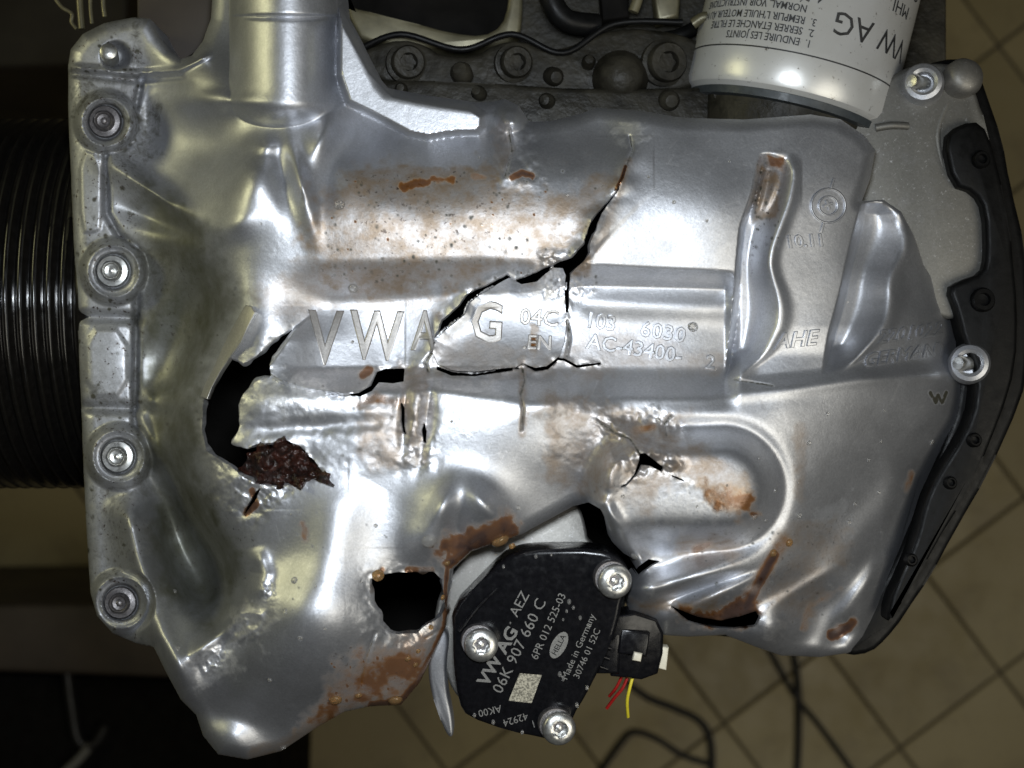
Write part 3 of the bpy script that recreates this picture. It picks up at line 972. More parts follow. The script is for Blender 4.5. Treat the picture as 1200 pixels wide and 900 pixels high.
for (x0, y0, x1, y1, n_, A, amt, r0, r1) in ((380, 200, 700, 340, 150, A_grime, 1.4, 0.9, 2.3), (380, 205, 640, 330, 22, A_oil, 0.8, 0.8, 1.7), (880, 190, 916, 300, 40, A_grime, 1.5, 0.9, 2.2), (85, 40, 165, 745, 130, A_grime, 1.5, 1.0, 3.6),
                                             (165, 300, 300, 700, 60, A_grime, 1.2, 0.9, 2.4), (380, 770, 510, 835, 26, A_oil, 0.8, 0.8, 1.6), (800, 600, 1000, 740, 90, A_grime, 1.2, 0.8, 2.2), (280, 440, 480, 560, 26, A_grime, 1.0, 1.0, 4.0), (300, 560, 1050, 740, 90, A_grime, 1.0, 0.7, 1.7)):
    for _ in range(n_):
        dot(A, rng.uniform(x0, x1), rng.uniform(y0, y1), rng.uniform(r0, r1), amt * rng.uniform(0.6, 1))
for (x0, y0, x1, y1, n_, a0) in ((640, 450, 780, 560, 90, -0.9), (740, 150, 1010, 270, 70, -0.7), (880, 470, 1090, 700, 110, -0.8), (320, 600, 500, 760, 70, -1.0), (500, 440, 640, 560, 40, -0.9), (230, 280, 330, 360, 30, -0.5), (700, 300, 860, 360, 24, 0.1)):
    for _ in range(n_):
        x = rng.uniform(x0, x1); y = rng.uniform(y0, y1); a = a0 + rng.normal(0, 0.35); ln = rng.uniform(4, 26) * rng.uniform(0.3, 1)
        pts = [(x, y), (x + ln * math.cos(a), y + ln * math.sin(a))]
        s = box(pts, 4)
        q = np.exp(-(dist_poly(X[s], Y[s], pts) / 0.8) ** 2) * rng.uniform(0.1, 0.5)
        A_wear[s] = np.maximum(A_wear[s], 0.8 * q); H[s] -= 0.5 * q
ATTRS = dict(oil=A_oil, dirt=A_dirt, speck=A_speck, wear=A_wear, grime=A_grime, film_shade=A_film_shade)


def relief_mesh(name, sd, hgrid, thick, mat, parent, xs=X, ys=Y, attrs=ATTRS, sl=None, deep=None):
    """wall cut to sd < 0, its rims snapped to the outline and given real thickness"""
    if sl is None:
        sl = (slice(0, NY), slice(0, NX))
    xs = xs[sl].copy(); ys = ys[sl].copy(); sd = sd[sl]; hg = hgrid[sl]
    ny, nx = xs.shape
    c = 0.25 * (sd[:-1, :-1] + sd[1:, :-1] + sd[:-1, 1:] + sd[1:, 1:])
    keep = c < 0
    jj, ii = np.nonzero(keep)
    a = jj * nx + ii
    quads = np.stack([a, a + nx, a + nx + 1, a + 1], 1)
    cnt = np.zeros((ny, nx), np.int8)
    for dj in (0, 1):
        for di in (0, 1):
            cnt[dj:ny - 1 + dj, di:nx - 1 + di] += keep
    bnd = (cnt > 0) & (cnt < 4)
    gyy, gxx = np.gradient(sd, G)
    gl = np.maximum(np.hypot(gxx, gyy), 0.35)
    mv = np.clip(sd / gl, -0.8 * G, 0.8 * G)
    xs[bnd] -= (mv * gxx / gl)[bnd]; ys[bnd] -= (mv * gyy / gl)[bnd]
    k = (D - hg) / D
    co = np.stack([(xs - CX) * k * S, (CY - ys) * k * S, hg * S], -1).reshape(-1, 3)
    # rims
    und = np.concatenate([quads[:, [0, 1]], quads[:, [1, 2]], quads[:, [2, 3]], quads[:, [3, 0]]])
    key = np.sort(und, 1); key = key[:, 0].astype(np.int64) * (nx * ny) + key[:, 1]
    _, inv, n_ = np.unique(key, return_inverse=True, return_counts=True)
    be = und[n_[inv] == 1]
    used = np.unique(quads)
    remap = -np.ones(nx * ny, np.int64); remap[used] = np.arange(len(used))
    verts = co[used]
    at = {q: v[sl].reshape(-1)[used] for q, v in attrs.items()}
    faces = remap[quads]
    bv = np.unique(be)
    low = -np.ones(nx * ny, np.int64); low[bv] = len(used) + np.arange(len(bv))
    lowv = co[bv].copy()
    th = np.full(len(bv), float(thick))
    if deep is not None:
        th = np.where(deep[sl].reshape(-1)[bv] > -6, 90.0, th)
    if deep is not None:
        fl_ = (FLARE[sl] * (0.8 + 5 * np.clip(vnoise(xs / 11, ys / 11, 7) - 0.25, 0, 1))).reshape(-1)[bv]
        gxn = (gxx / gl).reshape(-1)[bv]; gyn = (gyy / gl).reshape(-1)[bv]
        lowv[:, 0] += fl_ * gxn * S; lowv[:, 1] -= fl_ * gyn * S
    lowv[:, 2] -= th * S
    verts = np.concatenate([verts, lowv])
    sk = np.stack([remap[be[:, 1]], remap[be[:, 0]], low[be[:, 0]], low[be[:, 1]]], 1)
    faces = np.concatenate([faces, sk])
    me = bpy.data.meshes.new(name)
    me.vertices.add(len(verts)); me.vertices.foreach_set("co", verts.astype(np.float32).ravel())
    me.loops.add(len(faces) * 4); me.loops.foreach_set("vertex_index", faces.astype(np.int32).ravel())
    me.polygons.add(len(faces)); me.polygons.foreach_set("loop_start", np.arange(len(faces), dtype=np.int32) * 4)
    me.update(calc_edges=True)
    for q, v in at.items():
        v = np.concatenate([v, v[np.searchsorted(used, bv)] * (0.4 if q in ("dirt", "speck") else 1.0)])
        atr = me.attributes.new(q, 'FLOAT', 'POINT')
        atr.data.foreach_set("value", v.astype(np.float32))
    me.polygons.foreach_set("use_smooth", np.ones(len(faces), bool))
    me.validate()
    me.set_sharp_from_angle(angle=math.radians(62))
    me.materials.append(mat)
    o = bpy.data.objects.new(name, me)
    return link(o, parent)


engine = empty("engine", None, (0, 0, -0.14))
tag(engine, "burst aluminium car engine lying on its side, torn holes in the crankcase, amber oil", "engine")


def part(o, label=None):
    if label:
        o["label"] = label
    return o


# parts hang from an engine Empty whose base is 0.14 m below the face
def adopt(o):
    o.matrix_parent_inverse = Matrix.Translation((0, 0, 0.14))
    return o


_link0 = link


def link(o, parent=None):
    _link0(o, parent)
    if parent is engine:
        adopt(o)
    return o


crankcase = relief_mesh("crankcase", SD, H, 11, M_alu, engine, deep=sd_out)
part(crankcase, "cast aluminium crankcase wall with torn holes, cracks and oil stains")
for nm, (pp, (dz, sx, sy, c)) in PLATES.items():
    s = box(pp, 16)
    sdp = np.full_like(SD, 50.0)
    sdp[s] = sdf(X[s], Y[s], pp) + 0.5 * fr[s] + 0.3
    hp = H + dz + sx * (X - c[0]) + sy * (Y - c[1])
    o = relief_mesh("broken_shard", sdp, hp, 10, M_alu, crankcase, sl=s)
    o["label"] = {"lettered_shard": "broken wall piece carrying a large letter G"}[nm]

o = plate("bent_lip", [(287, 357), (294, 358), (299, 366), (290, 384), (282, 402), (270, 418), (258, 436), (248, 454), (242, 468), (234, 466), (240, 450), (252, 426), (262, 404), (274, 380)], 0, 22, M_lip, crankcase, 2.5, lambda x, y: float(Hat(x, y)[0]) + 10 + 0.5 * (x - (291 - (y - 357) * 0.48)))
o["label"] = "narrow upturned pale sliver of wall on the rim of the big hole"
# dark hollow behind the wall
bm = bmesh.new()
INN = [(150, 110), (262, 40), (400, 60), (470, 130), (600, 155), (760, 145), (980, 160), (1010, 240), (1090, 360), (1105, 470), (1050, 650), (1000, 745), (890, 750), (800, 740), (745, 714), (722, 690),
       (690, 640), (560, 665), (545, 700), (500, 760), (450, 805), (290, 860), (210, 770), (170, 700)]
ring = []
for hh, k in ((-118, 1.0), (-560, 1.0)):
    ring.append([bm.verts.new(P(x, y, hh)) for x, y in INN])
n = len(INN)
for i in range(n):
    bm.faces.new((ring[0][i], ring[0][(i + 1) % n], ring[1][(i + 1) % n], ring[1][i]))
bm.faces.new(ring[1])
part(obj_bm("crankcase_hollow", bm, M_inner, engine), "oily hollow inside the crankcase, its deep shade coloured black")


# ------------------------------------------------------------------ lettering cast into the wall
def cast_text(s, cx, cy, size, ang, depth=3.0, shear=0.0, bevel=0.9, spacing=1.0, stretch=1.0, dh=0.0, mirror=False, offset=0.0, mat=None):
    V, F = text_geo(s, size, depth, bevel, 2, shear, spacing, offset)
    a = math.radians(ang)
    pts = []
    for v in V:
        x = v.x * stretch; y = v.y
        px = cx + x * math.cos(a) - y * math.sin(a) * 1.0
        py = cy - (x * math.sin(a) + y * math.cos(a))
        pts.append((px, py, v.z))
    hh = Hat([p[0] for p in pts], [p[1] for p in pts])
    VV = [P(p[0], p[1], float(h) + p[2] + dh) for p, h in zip(pts, hh)]
    return obj_from("cast_letters", VV, F, mat or M_alu, crankcase, True, 50)


def plate_dh(nm, x, y):
    dz, sx, sy, c = PLATES[nm][1]
    return dz + sx * (x - c[0]) + sy * (y - c[1])


cast_text("V", 381, 399, 88, -2, 3.0, 0, 1.6, stretch=0.72, offset=0.3, mat=M_dirty)
cast_text("W", 441, 396, 80, -2, 3.0, 0, 1.6, stretch=0.72, offset=0.3, mat=M_dirty)
cast_text("G", 571, 380, 66, -3, 2.2, 0, 1.6, dh=plate_dh("lettered_shard", 571, 380), stretch=0.82, offset=0.2, mat=M_dirty)
cast_text("A", 497, 390, 66, -3, 2.2, 0, 1.4, stretch=0.62, mat=M_dirty)
cast_text("04C", 632, 373, 27, -4, 1.6, dh=plate_dh("lettered_shard", 632, 373), bevel=0.8, mat=M_dirty)
cast_text("103", 704, 378, 25, -8, 1.6, bevel=0.8)
cast_text("6030", 777, 390, 25, -9, 1.6, bevel=0.8, spacing=1.1)
cast_text(".EN", 630, 402, 23, -3, 1.6, dh=plate_dh("lettered_shard", 630, 402), bevel=0.8, mat=M_dirty)
cast_text("AC-43400-", 744, 409, 25, -9, 1.6, bevel=0.8, spacing=1.0)
cast_text("2", 833, 425, 22, -8, 1.6, bevel=0.7)
cast_text("10.11", 945, 283, 21, 3, 1.4, -0.1, 0.6)
cast_text("AHE", 932, 399, 25, 6, 1.6, 0.35, 0.7, 1.05)
cast_text("2201022", 1066, 391, 22, 8, 2.2, 0.4, 0.6)
cast_text("GERMANY", 1060, 416, 21, 9, 2.2, 0.4, 0.6)


def cast_ring(cx, cy, r, w, z0):
    V = []; F = []
    for i in range(32):
        a = 2 * math.pi * i / 32
        for (rr, zz) in ((r - w, -1), (r - w * .4, z0), (r + w * .4, z0), (r + w, -1)):
            x = cx + rr * math.cos(a); y = cy + rr * math.sin(a)
            V.append(P(x, y, float(Hat(x, y)[0]) + zz))
    for i in range(32):
        k = (i + 1) % 32
        for j in range(3):
            F.append((i * 4 + j, i * 4 + j + 1, k * 4 + j + 1, k * 4 + j))
    return obj_from("date_clock_ring", V, F, M_alu, crankcase)


cast_ring(971, 241, 20, 1.6, 2.2); cast_ring(971, 241, 11, 1.5, 2.2)
cast_text("+", 971, 241, 22, 20, 1.4, 0, 0.6)
cast_text("I", 976, 215, 16, -15, 1.4, 0, 0.6); cast_text("I", 964, 267, 16, -15, 1.4, 0, 0.6)

# ------------------------------------------------------------------ oil drops sitting on the wall
_hemi = {}


def drop(px, py, r, mat, squash=0.62, dh=0.0):
    key = (mat.name,)
    if key not in _hemi:
        V = []; F = []
        seg = 14; rows = 5
        V.append((0, 0, 1))
        for j in range(1, rows + 1):
            a = (math.pi / 2 + .35) * j / rows
            for i in range(seg):
                b = 2 * math.pi * i / seg
                V.append((math.sin(a) * math.cos(b), math.sin(a) * math.sin(b), math.cos(a)))
        for i in range(seg):
            F.append((0, 1 + i, 1 + (i + 1) % seg))
        for j in range(rows - 1):
            for i in range(seg):
                k = (i + 1) % seg
                F.append((1 + j * seg + i, 1 + (j + 1) * seg + i, 1 + (j + 1) * seg + k, 1 + j * seg + k))
        F.append(tuple(1 + (rows - 1) * seg + i for i in range(seg))[::-1])
        me = bpy.data.meshes.new("oil_drop")
        me.from_pydata(V, [], F); me.update()
        me.polygons.foreach_set("use_smooth", [True] * len(me.polygons))
        me.materials.append(mat)
        _hemi[key] = me
    o = bpy.data.objects.new("oil_drop", _hemi[key])
    e = 3.0
    h0 = float(Hat(px, py)[0]); hx = float(Hat(px + e, py)[0]); hy = float(Hat(px, py + e)[0])
    nrm = Vector((-(hx - h0) / e, (hy - h0) / e, 1)).normalized()
    q = nrm.to_track_quat('Z', 'Y')
    o.matrix_local = Matrix.Translation(P(px, py, h0 + dh)) @ q.to_matrix().to_4x4() @ Matrix.Diagonal((r * S, r * S * 1.08, r * S * squash, 1))
    COL.objects.link(o)
    o.parent = crankcase
    return o


for (x, y, r, a) in ((586, 633, 11, 1), (503, 634, 9, 0), (463, 820, 9, 1), (393, 820, 8, 1), (420, 815, 4.5, 1), (478, 772, 4, 1), (487, 779, 3.5, 1), (505, 735, 3, 1), (490, 763, 3, 1), (443, 674, 7, 1),
                     (925, 636, 5, 1), (906, 648, 5, 1), (884, 606, 4, 0), (936, 604, 4, 0), (345, 680, 4, 0), (334, 716, 3, 0), (352, 748, 3, 0), (332, 876, 4, 0), (316, 797, 3, 0), (744, 652, 5, 0), (414, 338, 6, 0), (492, 332, 4, 0),
                     (1092, 518, 4, 0), (948, 519, 3, 0), (607, 595, 3, 0), (812, 383, 6, 0), (1030, 577, 2.5, 0), (1002, 591, 2.5, 0), (995, 612, 2.5, 0), (908, 575, 3, 0), (771, 492, 3, 0), (398, 240, 6, 0), (970, 485, 2.5, 0),
                     (205, 693, 3, 0), (208, 760, 3.5, 0), (524, 660, 4, 1), (519, 700, 3.5, 1), (600, 640, 4, 1)):
    drop(x, y, r, M_drop if a else M_clear)
for i in range(46):
    x = rng.uniform(290, 1060); y = rng.uniform(180, 840)
    j = int((y - gy[0]) / G); k = int((x - gx[0]) / G)
    if SD[j, k] < -8:
        drop(x, y, rng.uniform(1.3, 2.6), M_clear)

# ------------------------------------------------------------------ flange bolts and pin
for i, (bx, by, r) in enumerate(BOLTS):
    b = lathe("flange_bolt", [(20, -6), (20, 4), (18.5, 6), (14, 6.6), (12.8, 7), (12.4, 13, 0.04, 6), (10.4, 15.5), (9.2, 14.5), (8.2, 10), (4.5, 9.2), (3.5, 13), (2, 14)], P(bx, by, -96), (0.04, 0.03 * (i - 1), 1), M_steel if i in (1, 2) else M_dsteel, engine, 36)
lathe("locating_pin", [(11, -20), (11, 12), (10, 16), (7, 18), (2, 18.5)], P(128, 64, -92), (0.22, 0.05, 1), M_steel, engine, 24)

# ------------------------------------------------------------------ sensor in its well
WELL = smooth_poly([(505, 712), (540, 652), (600, 604), (650, 584), (676, 586), (686, 612), (690, 640), (738, 664), (738, 700), (706, 770), (666, 820), (630, 846), (570, 838), (535, 820), (518, 780)], 2)
o = plate("sensor_well", WELL, -58, 60, M_plate, engine, 4); part(o, "pale metal seat under the black sensor")
arm = plate("well_rim", smooth_poly([(514, 732), (502, 766), (502, 800), (512, 832), (524, 864), (532, 864), (530, 838), (524, 812), (522, 780), (527, 744)], 2), -26, 34, M_alu, engine, 4, lambda x, y: -0.15 * (y - 750))
part(arm, "curved broken metal lip beside the sensor")

sensor = empty("oil_level_sensor", engine)
part(sensor, "black plastic sensor with three steel screws and printed grey lettering")
adopt(sensor) if sensor.parent is engine else None
SC = (630, 752)


def sh(x, y):
    return 0.10 * (x - SC[0]) - 0.14 * (y - SC[1])


FACE = [(531, 742), (529, 716), (560, 684), (588, 656), (606, 646), (640, 643), (700, 643), (722, 650), (738, 666), (740, 688), (730, 704), (727, 724), (716, 752), (700, 790), (686, 818), (672, 840), (668, 858), (650, 868), (634, 866), (597, 856), (548, 842), (537, 824), (531, 780)]
plate("housing", smooth_poly(FACE, 1), 22, 74, M_black, sensor, 7, sh, 4)
# raised lip on the face and worn edge
tube("edge_ridge", [(538, 740, 24), (560, 712, 24), (590, 682, 24), (611, 662, 24)], 2.2, M_black, sensor, 8)
for i, (x, y) in enumerate(((563, 753), (718, 679), (653, 850))):
    h0 = 22 + sh(x, y)
    ax = Vector((0.07 if i == 0 else 0.12, -0.03, 1))
    lathe("screw_collar", [(20, -2), (20, 8), (19, 10), (17, 10)], P(x - 3, y - 3, h0), ax, M_dsteel, sensor, 36)
    lathe("screw", [(19.5, 4), (19.8, 13), (19, 16), (17, 18), (13, 19.5), (10, 20), (9.4, 19.6, 0.12, 6), (8.8, 10, 0.12, 6), (4, 9.2), (3.6, 12), (1, 13)], P(x, y, h0), ax, M_steel, sensor, 48, 0.3 * i)


def face_text(s, cx, cy, size, ang, mat, parent, name="printed_text", h0=22, hf=sh, stretch=1.0, spacing=1.0, lift=0.5, offset=0.0):
    V, F = text_geo(s, size, 0.0, 0.0, 2, 0, spacing, offset)
    a = math.radians(ang)
    VV = []
    for v in V:
        x = v.x * stretch; y = v.y
        px = cx + x * math.cos(a) - y * math.sin(a)
        py = cy - (x * math.sin(a) + y * math.cos(a))
        VV.append(P(px, py, h0 + hf(px, py) + lift))
    return obj_from(name, VV, F, mat, parent, False)


face_text("VW AG", 584, 769, 21, 61, M_grey, sensor, offset=0.6, stretch=1.08)
face_text("AEZ", 609, 708, 17, 61, M_grey, sensor)
face_text("06K 907 660 C", 609, 757, 19, 64, M_grey, sensor, spacing=1.03)
face_text("6PR 012 525-03", 643, 734, 13, 66, M_grey, sensor)
face_text("Made in Germany", 678, 758, 11.5, 66, M_grey, sensor)
face_text("30746 01 52C", 688, 766, 11, 66, M_grey, sensor)
face_text("42924", 604, 843, 12, 197, M_grey, sensor); face_text("AK00", 574, 833, 12, 193, M_grey, sensor); face_text("1", 625, 848, 12, 197, M_grey, sensor)
# oval maker's badge and worn code patch
V = []; F = []
a0 = math.radians(62)
for i in range(28):
    a = 2 * math.pi * i / 28
    u = 17 * math.cos(a); v = 8.5 * math.sin(a)
    x = 655 + u * math.cos(a0) - v * math.sin(a0); y = 756 - (u * math.sin(a0) + v * math.cos(a0))
    V.append(P(x, y, 22 + sh(x, y) + .5))
obj_from("maker_badge", V, [tuple(range(28))], M_grey, sensor, False)
face_text("HELLA", 655, 756, 9, 62, M_black, sensor, lift=0.9)
V = [P(x, y, 22 + sh(x, y) + .5) for x, y in ((596, 821), (609, 789), (635, 791), (623, 824))]
t_ = NT("pale_worn_print")
cc = t_.noise(1100, 2, 0.5)
t_.set(col=t_.mix(t_.rng(cc, 0.4, 0.6, 0, 1), (0.14, 0.13, 0.10), (0.42, 0.39, 0.30)), rough=0.5)
obj_from("pale_print_patch", V, [(0, 1, 2, 3)], t_.m, sensor, False)
# beads of oil on the sensor face
for (x, y, r) in ((667, 705, 2.4), (672, 712, 1.8), (664, 716, 1.6), (680, 724, 2.0), (656, 790, 2.4), (660, 796, 1.8), (590, 664, 1.8), (628, 652, 2.0), (646, 650, 1.5), (578, 846, 2.2), (556, 838, 2.0), (612, 858, 2.0), (688, 806, 2.0), (676, 826, 2.2), (660, 726, 1.4), (690, 734, 1.8), (598, 730, 1.2)):
    o = bpy.data.objects.new("oil_drop", _hemi[(M_clear.name,)])
    o.matrix_local = Matrix.Translation(P(x, y, 22 + sh(x, y))) @ Matrix.Diagonal((r * S, r * S * 1.5, r * S * .6, 1))
    COL.objects.link(o); o.parent = sensor
# plug with its wires
PLUG = [(722, 722), (744, 718), (770, 726), (778, 742), (777, 766), (771, 790), (752, 797), (716, 793), (712, 770), (715, 745)]
plug = plate("plug", PLUG, 2, 58, M_black, sensor, 4, lambda x, y: -0.2 * (x - 745) - 0.25 * (y - 755))
plate("plug_neck", [(688, 742), (704, 726), (728, 730), (726, 790), (700, 790), (684, 776)], 8, 50, M_black, sensor, 4, lambda x, y: -0.1 * (y - 755))
for k in range(3):
    tube("plug_rib", [(692 + 2 * -k, 752 + 12 * k, 16 - 4 * k), (716 - 2 * k, 760 + 12 * k, 12 - 4 * k)], 2.6, M_black, sensor, 8, 4)
plate("latch", [(728, 736), (762, 742), (758, 770), (724, 766)], 10, 12, M_black, sensor, 3)
plate("white_clip", [(743, 764), (753, 766), (751, 776), (741, 774)], 14, 8, M_cream, sensor, 2)
plate("cream_tab", [(774, 757), (784, 759), (781, 786), (770, 783)], -18, 20, M_cream, sensor, 2.5)
tube("wire", [(736, 792, -22), (730, 806, -24), (720, 818, -30), (711, 830, -40)], 2.0, M_red, sensor)
tube("wire", [(729, 792, -26), (722, 806, -30), (714, 816, -40)], 1.9, M_red, sensor)
tube("wire", [(742, 792, -18), (738, 806, -18), (735, 822, -24), (736, 840, -40)], 2.0, M_yellow, sensor)

# ------------------------------------------------------------------ plate and black cover at the right-hand end
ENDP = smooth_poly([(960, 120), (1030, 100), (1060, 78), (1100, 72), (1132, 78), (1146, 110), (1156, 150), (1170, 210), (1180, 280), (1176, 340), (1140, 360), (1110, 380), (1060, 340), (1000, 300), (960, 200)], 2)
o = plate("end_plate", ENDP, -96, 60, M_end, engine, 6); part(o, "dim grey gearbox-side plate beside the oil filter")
tube("plate_ridge", [(1112, 116, -102), (1098, 160, -101), (1112, 230, -103)], 6, M_end, engine, 12)
LIP = smooth_poly([(1085, 74), (1122, 66), (1142, 73), (1158, 106), (1173, 163), (1188, 220), (1200, 288), (1208, 360), (1207, 420), (1200, 470), (1157, 555), (1120, 627), (1090, 674), (1061, 724), (1040, 750), (1022, 766), (996, 770), (985, 760), (1060, 640), (1100, 540), (1125, 470), (1120, 400), (1140, 300), (1120, 150)], 1)
o = plate("rear_cover", LIP, -128, 70, M_rubber, engine, 8); part(o, "black rear cover curving round the right end of the engine")
BRK = [(1106, 162), (1126, 144), (1152, 142), (1166, 176), (1176, 230), (1188, 300), (1194, 360), (1192, 430), (1174, 490), (1146, 550), (1112, 615), (1078, 670), (1050, 718), (1040, 732), (1042, 706), (1058, 672), (1074, 632), (1084, 590), (1096, 562), (1116, 532), (1140, 490), (1146, 440), (1130, 400), (1122, 366), (1111, 338), (1128, 328), (1152, 320), (1157, 300), (1155, 246), (1143, 225), (1118, 217)]
o = plate("sealing_strip", smooth_poly(BRK, 1), -78, 36, M_rubber, engine, 6); part(o, "black bracket strip with bosses along the right edge")
for (x, y, r) in ((1148, 188, 11), (1150, 352, 15), (1140, 516, 9), (1066, 656, 8), (1112, 566, 8)):
    lathe("strip_boss", [(r, 0), (r, 6), (r - 2, 9), (r * .55, 9), (r * .5, 3), (1, 2.5)], P(x, y, -80), (0.1, 0.1, 1), M_rubber, engine, 28)
for (x, y, a) in ((1078, 96, 0.1), (1132, 424, -0.2)):
    st = empty("stud", engine); adopt(st)
    lathe("shank", [(9, -12), (9, 22), (7.5, 26), (2, 27)], P(x + 4, y + 2, -90), (-0.75, 0.0, 0.66), M_steel, st, 24)
    lathe("lug", [(25, -22), (25, 2), (22, 9), (17, 11), (13, 8), (12, -4), (1, -5)], P(x + 4, y + 2, -84), (-0.25, 0.05, 1), M_alu, st, 36)
bm_ = lathe("corner_boss", [(24, -10), (24, 6), (20, 14), (12, 18), (2, 19)], P(1128, 92, -92), (0.2, 0.1, 1), M_plate, engine, 30)
tube("plate_ridge", [(1026, 150, -96), (1045, 147, -94), (1064, 148, -97)], 5, M_end, engine, 10)

# ------------------------------------------------------------------ oil filter
filt = empty("oil_filter", engine); adopt(filt)
part(filt, "white oil filter can with black upside-down printing")
FR = 133.0
fa = Vector((0.236, 0.97, 0.035)).normalized()          # axis, world (towards the can's closed end)
base = P(922, 118, -175)
lathe("can", [(FR - 34, -16), (FR - 10, -15), (FR - 3, -10), (FR, -2), (FR, 18), (FR + 0.5, 40), (FR, 42), (FR, 330), (FR - 12, 350)], base, fa, M_filter, filt, 96, 0, 30)
lathe("seal_ring", [(FR - 16, -26), (FR - 8, -25), (FR - 7, -16), (FR - 12, -14)], base, fa, simple("blue_grey_seal", (0.03, 0.036, 0.04), 0.5, 0.1), filt, 96)
lathe("mount", [(FR - 26, -70), (FR - 20, -40), (FR - 18, -22)], base, fa, M_headd, filt, 64)  # dark material carries the shadow under the can in its colour
fz = Vector((0, 0, 1)); fz = (fz - fa * fz.dot(fa)).normalized()
fx = fa.cross(fz).normalized()


def can_point(ang, up, r):
    return base + (fz * math.cos(ang) + fx * math.sin(ang)) * (r * S) + fa * (up * S)


def can_text(s, along, up, size, stretch=1.0, offset=0.0, align='CENTER'):
    """printing wrapped on the can; the letters stand on their heads"""
    V, F = text_geo(s, size, 0, 0, 2, 0, 1.0, offset, align)
    VV = []
    for v in V:
        a = (along - v.x * stretch) / FR
        VV.append(can_point(a, up - v.y, FR + 0.7))
    return obj_from("printed_text", VV, F, M_ink, filt, False)


# print line round the can
V = []; F = []
for i in range(97):
    a = -1.6 + 3.2 * i / 96
    V.append(can_point(a, 31.2, FR + 1.0)); V.append(can_point(a, 33.0, FR + 1.0))
for i in range(96):
    F.append((2 * i, 2 * i + 1, 2 * i + 3, 2 * i + 2))
obj_from("print_line", V, F, M_ink, filt, False)

can_text("VW AG", 78, 80, 40, 0.98)
can_text("MHL", 106, 124, 22); can_text("Germany", 106, 152, 24)
for txt, up in (("1.  ENDUIRE LES JOINTS", 46), ("2.  SERRER \u00c9TANCHE LE FILTRE", 59), ("3.  REMPLIR L'HUILE MOTEUR AU NIVEAU", 72), ("     NORMAL, VOIR INSTRUCTIONS", 86),
                ("4.  D\u00c9MARRER LE MOTEUR", 100), ("5.  CONTR\u00d4LE DU NIVEAU", 116), ("     RESSERRER", 129)):
    can_text(txt, -6, up, 13, 0.82, 0.12, 'LEFT')

# ------------------------------------------------------------------ belt pulley, left
pulley = empty("belt_pulley", engine); adopt(pulley)
part(pulley, "glossy black grooved belt pulley at the left end")
PR = 262.0
prof = [(PR - 40, 520), (PR + 2, 522), (PR + 6, 526), (PR + 6, 540), (PR + 2, 546), (PR - 12, 552)]
z = 553.0
while z < 720:
    prof += [(PR - 12, z + 1.5), (PR - 4, z + 5), (PR - 1, z + 7), (PR, z + 9), (PR - 1, z + 11), (PR - 4, z + 13), (PR - 12, z + 16.5)]
    z += 18.0
prof += [(PR - 60, 722)]
lathe("grooved_wheel", prof, P(600, 357, -372), (-1, 0, 0), M_pulley, pulley, 160, 0, 70)
lathe("backing_disc", [(200, 512), (306, 514), (310, 520), (306, 534), (200, 540)], P(600, 362, -440), (-1, 0, 0), M_rubber, pulley, 96, 0, 30)

# ------------------------------------------------------------------ parts beyond the crankcase's top edge
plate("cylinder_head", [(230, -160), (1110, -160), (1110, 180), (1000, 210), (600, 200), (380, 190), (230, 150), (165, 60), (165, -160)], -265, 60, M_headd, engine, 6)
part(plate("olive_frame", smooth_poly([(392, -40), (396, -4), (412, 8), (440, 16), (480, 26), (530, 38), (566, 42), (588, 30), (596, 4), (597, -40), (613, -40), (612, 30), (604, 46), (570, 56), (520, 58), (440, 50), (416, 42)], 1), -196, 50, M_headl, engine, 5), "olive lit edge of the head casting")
plate("dark_port", [(410, -60), (600, -60), (600, 60), (410, 60)], -255, 8, M_inner, engine, 2)
RAIL = smooth_poly([(418, 62), (440, 52), (470, 44), (500, 52), (516, 64), (556, 66), (580, 50), (610, 46), (645, 58), (672, 52), (700, 38), (740, 31), (790, 36), (826, 50), (840, 90), (780, 112), (680, 108), (600, 104), (520, 98), (430, 96)], 1)
part(plate("cover_rail", RAIL, -158, 60, M_headd, engine, 8), "sooty bolted rail above the crankcase")
for (x, y, r) in ((476, 74, 23), (602, 74, 22), (778, 74, 27)):
    lathe("rail_bolt", [(r + 3, -6), (r + 3, 3), (r - 2, 5), (r - 2, 16), (r - 4, 19), (r * .5, 19), (r * .44, 8, 0.1, 6), (1, 7.5)], P(x, y, -154), (0.25, -0.1, 0.9), M_headd, engine, 36)
lathe("core_plug", [(36, -4), (35, 3), (30, 9), (28, 16), (22, 24), (12, 29), (2, 31)], P(727, 92, -150), (0.0, -0.1, 1), M_headd, engine, 40)
SHELF = smooth_poly([(420, 92), (540, 96), (700, 104), (860, 100), (1000, 118), (1030, 150), (1000, 190), (620, 180), (440, 140)], 1)
part(plate("upper_ledge", SHELF, -128, 60, M_headd, engine, 8), "dim ledge behind the top edge of the crankcase")
tube("ledge_pipe", [(812, 28, -150), (826, 20, -146), (842, 26, -150), (850, 44, -160)], 7, M_headl, engine)
tube("ledge_pipe", [(742, 14, -170), (748, -4, -170), (752, -30, -170)], 7, M_headl, engine)
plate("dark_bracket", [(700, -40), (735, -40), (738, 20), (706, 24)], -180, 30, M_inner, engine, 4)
plate("dark_bracket", [(762, -40), (800, -40), (796, 20), (770, 26)], -180, 30, M_headl, engine, 6)
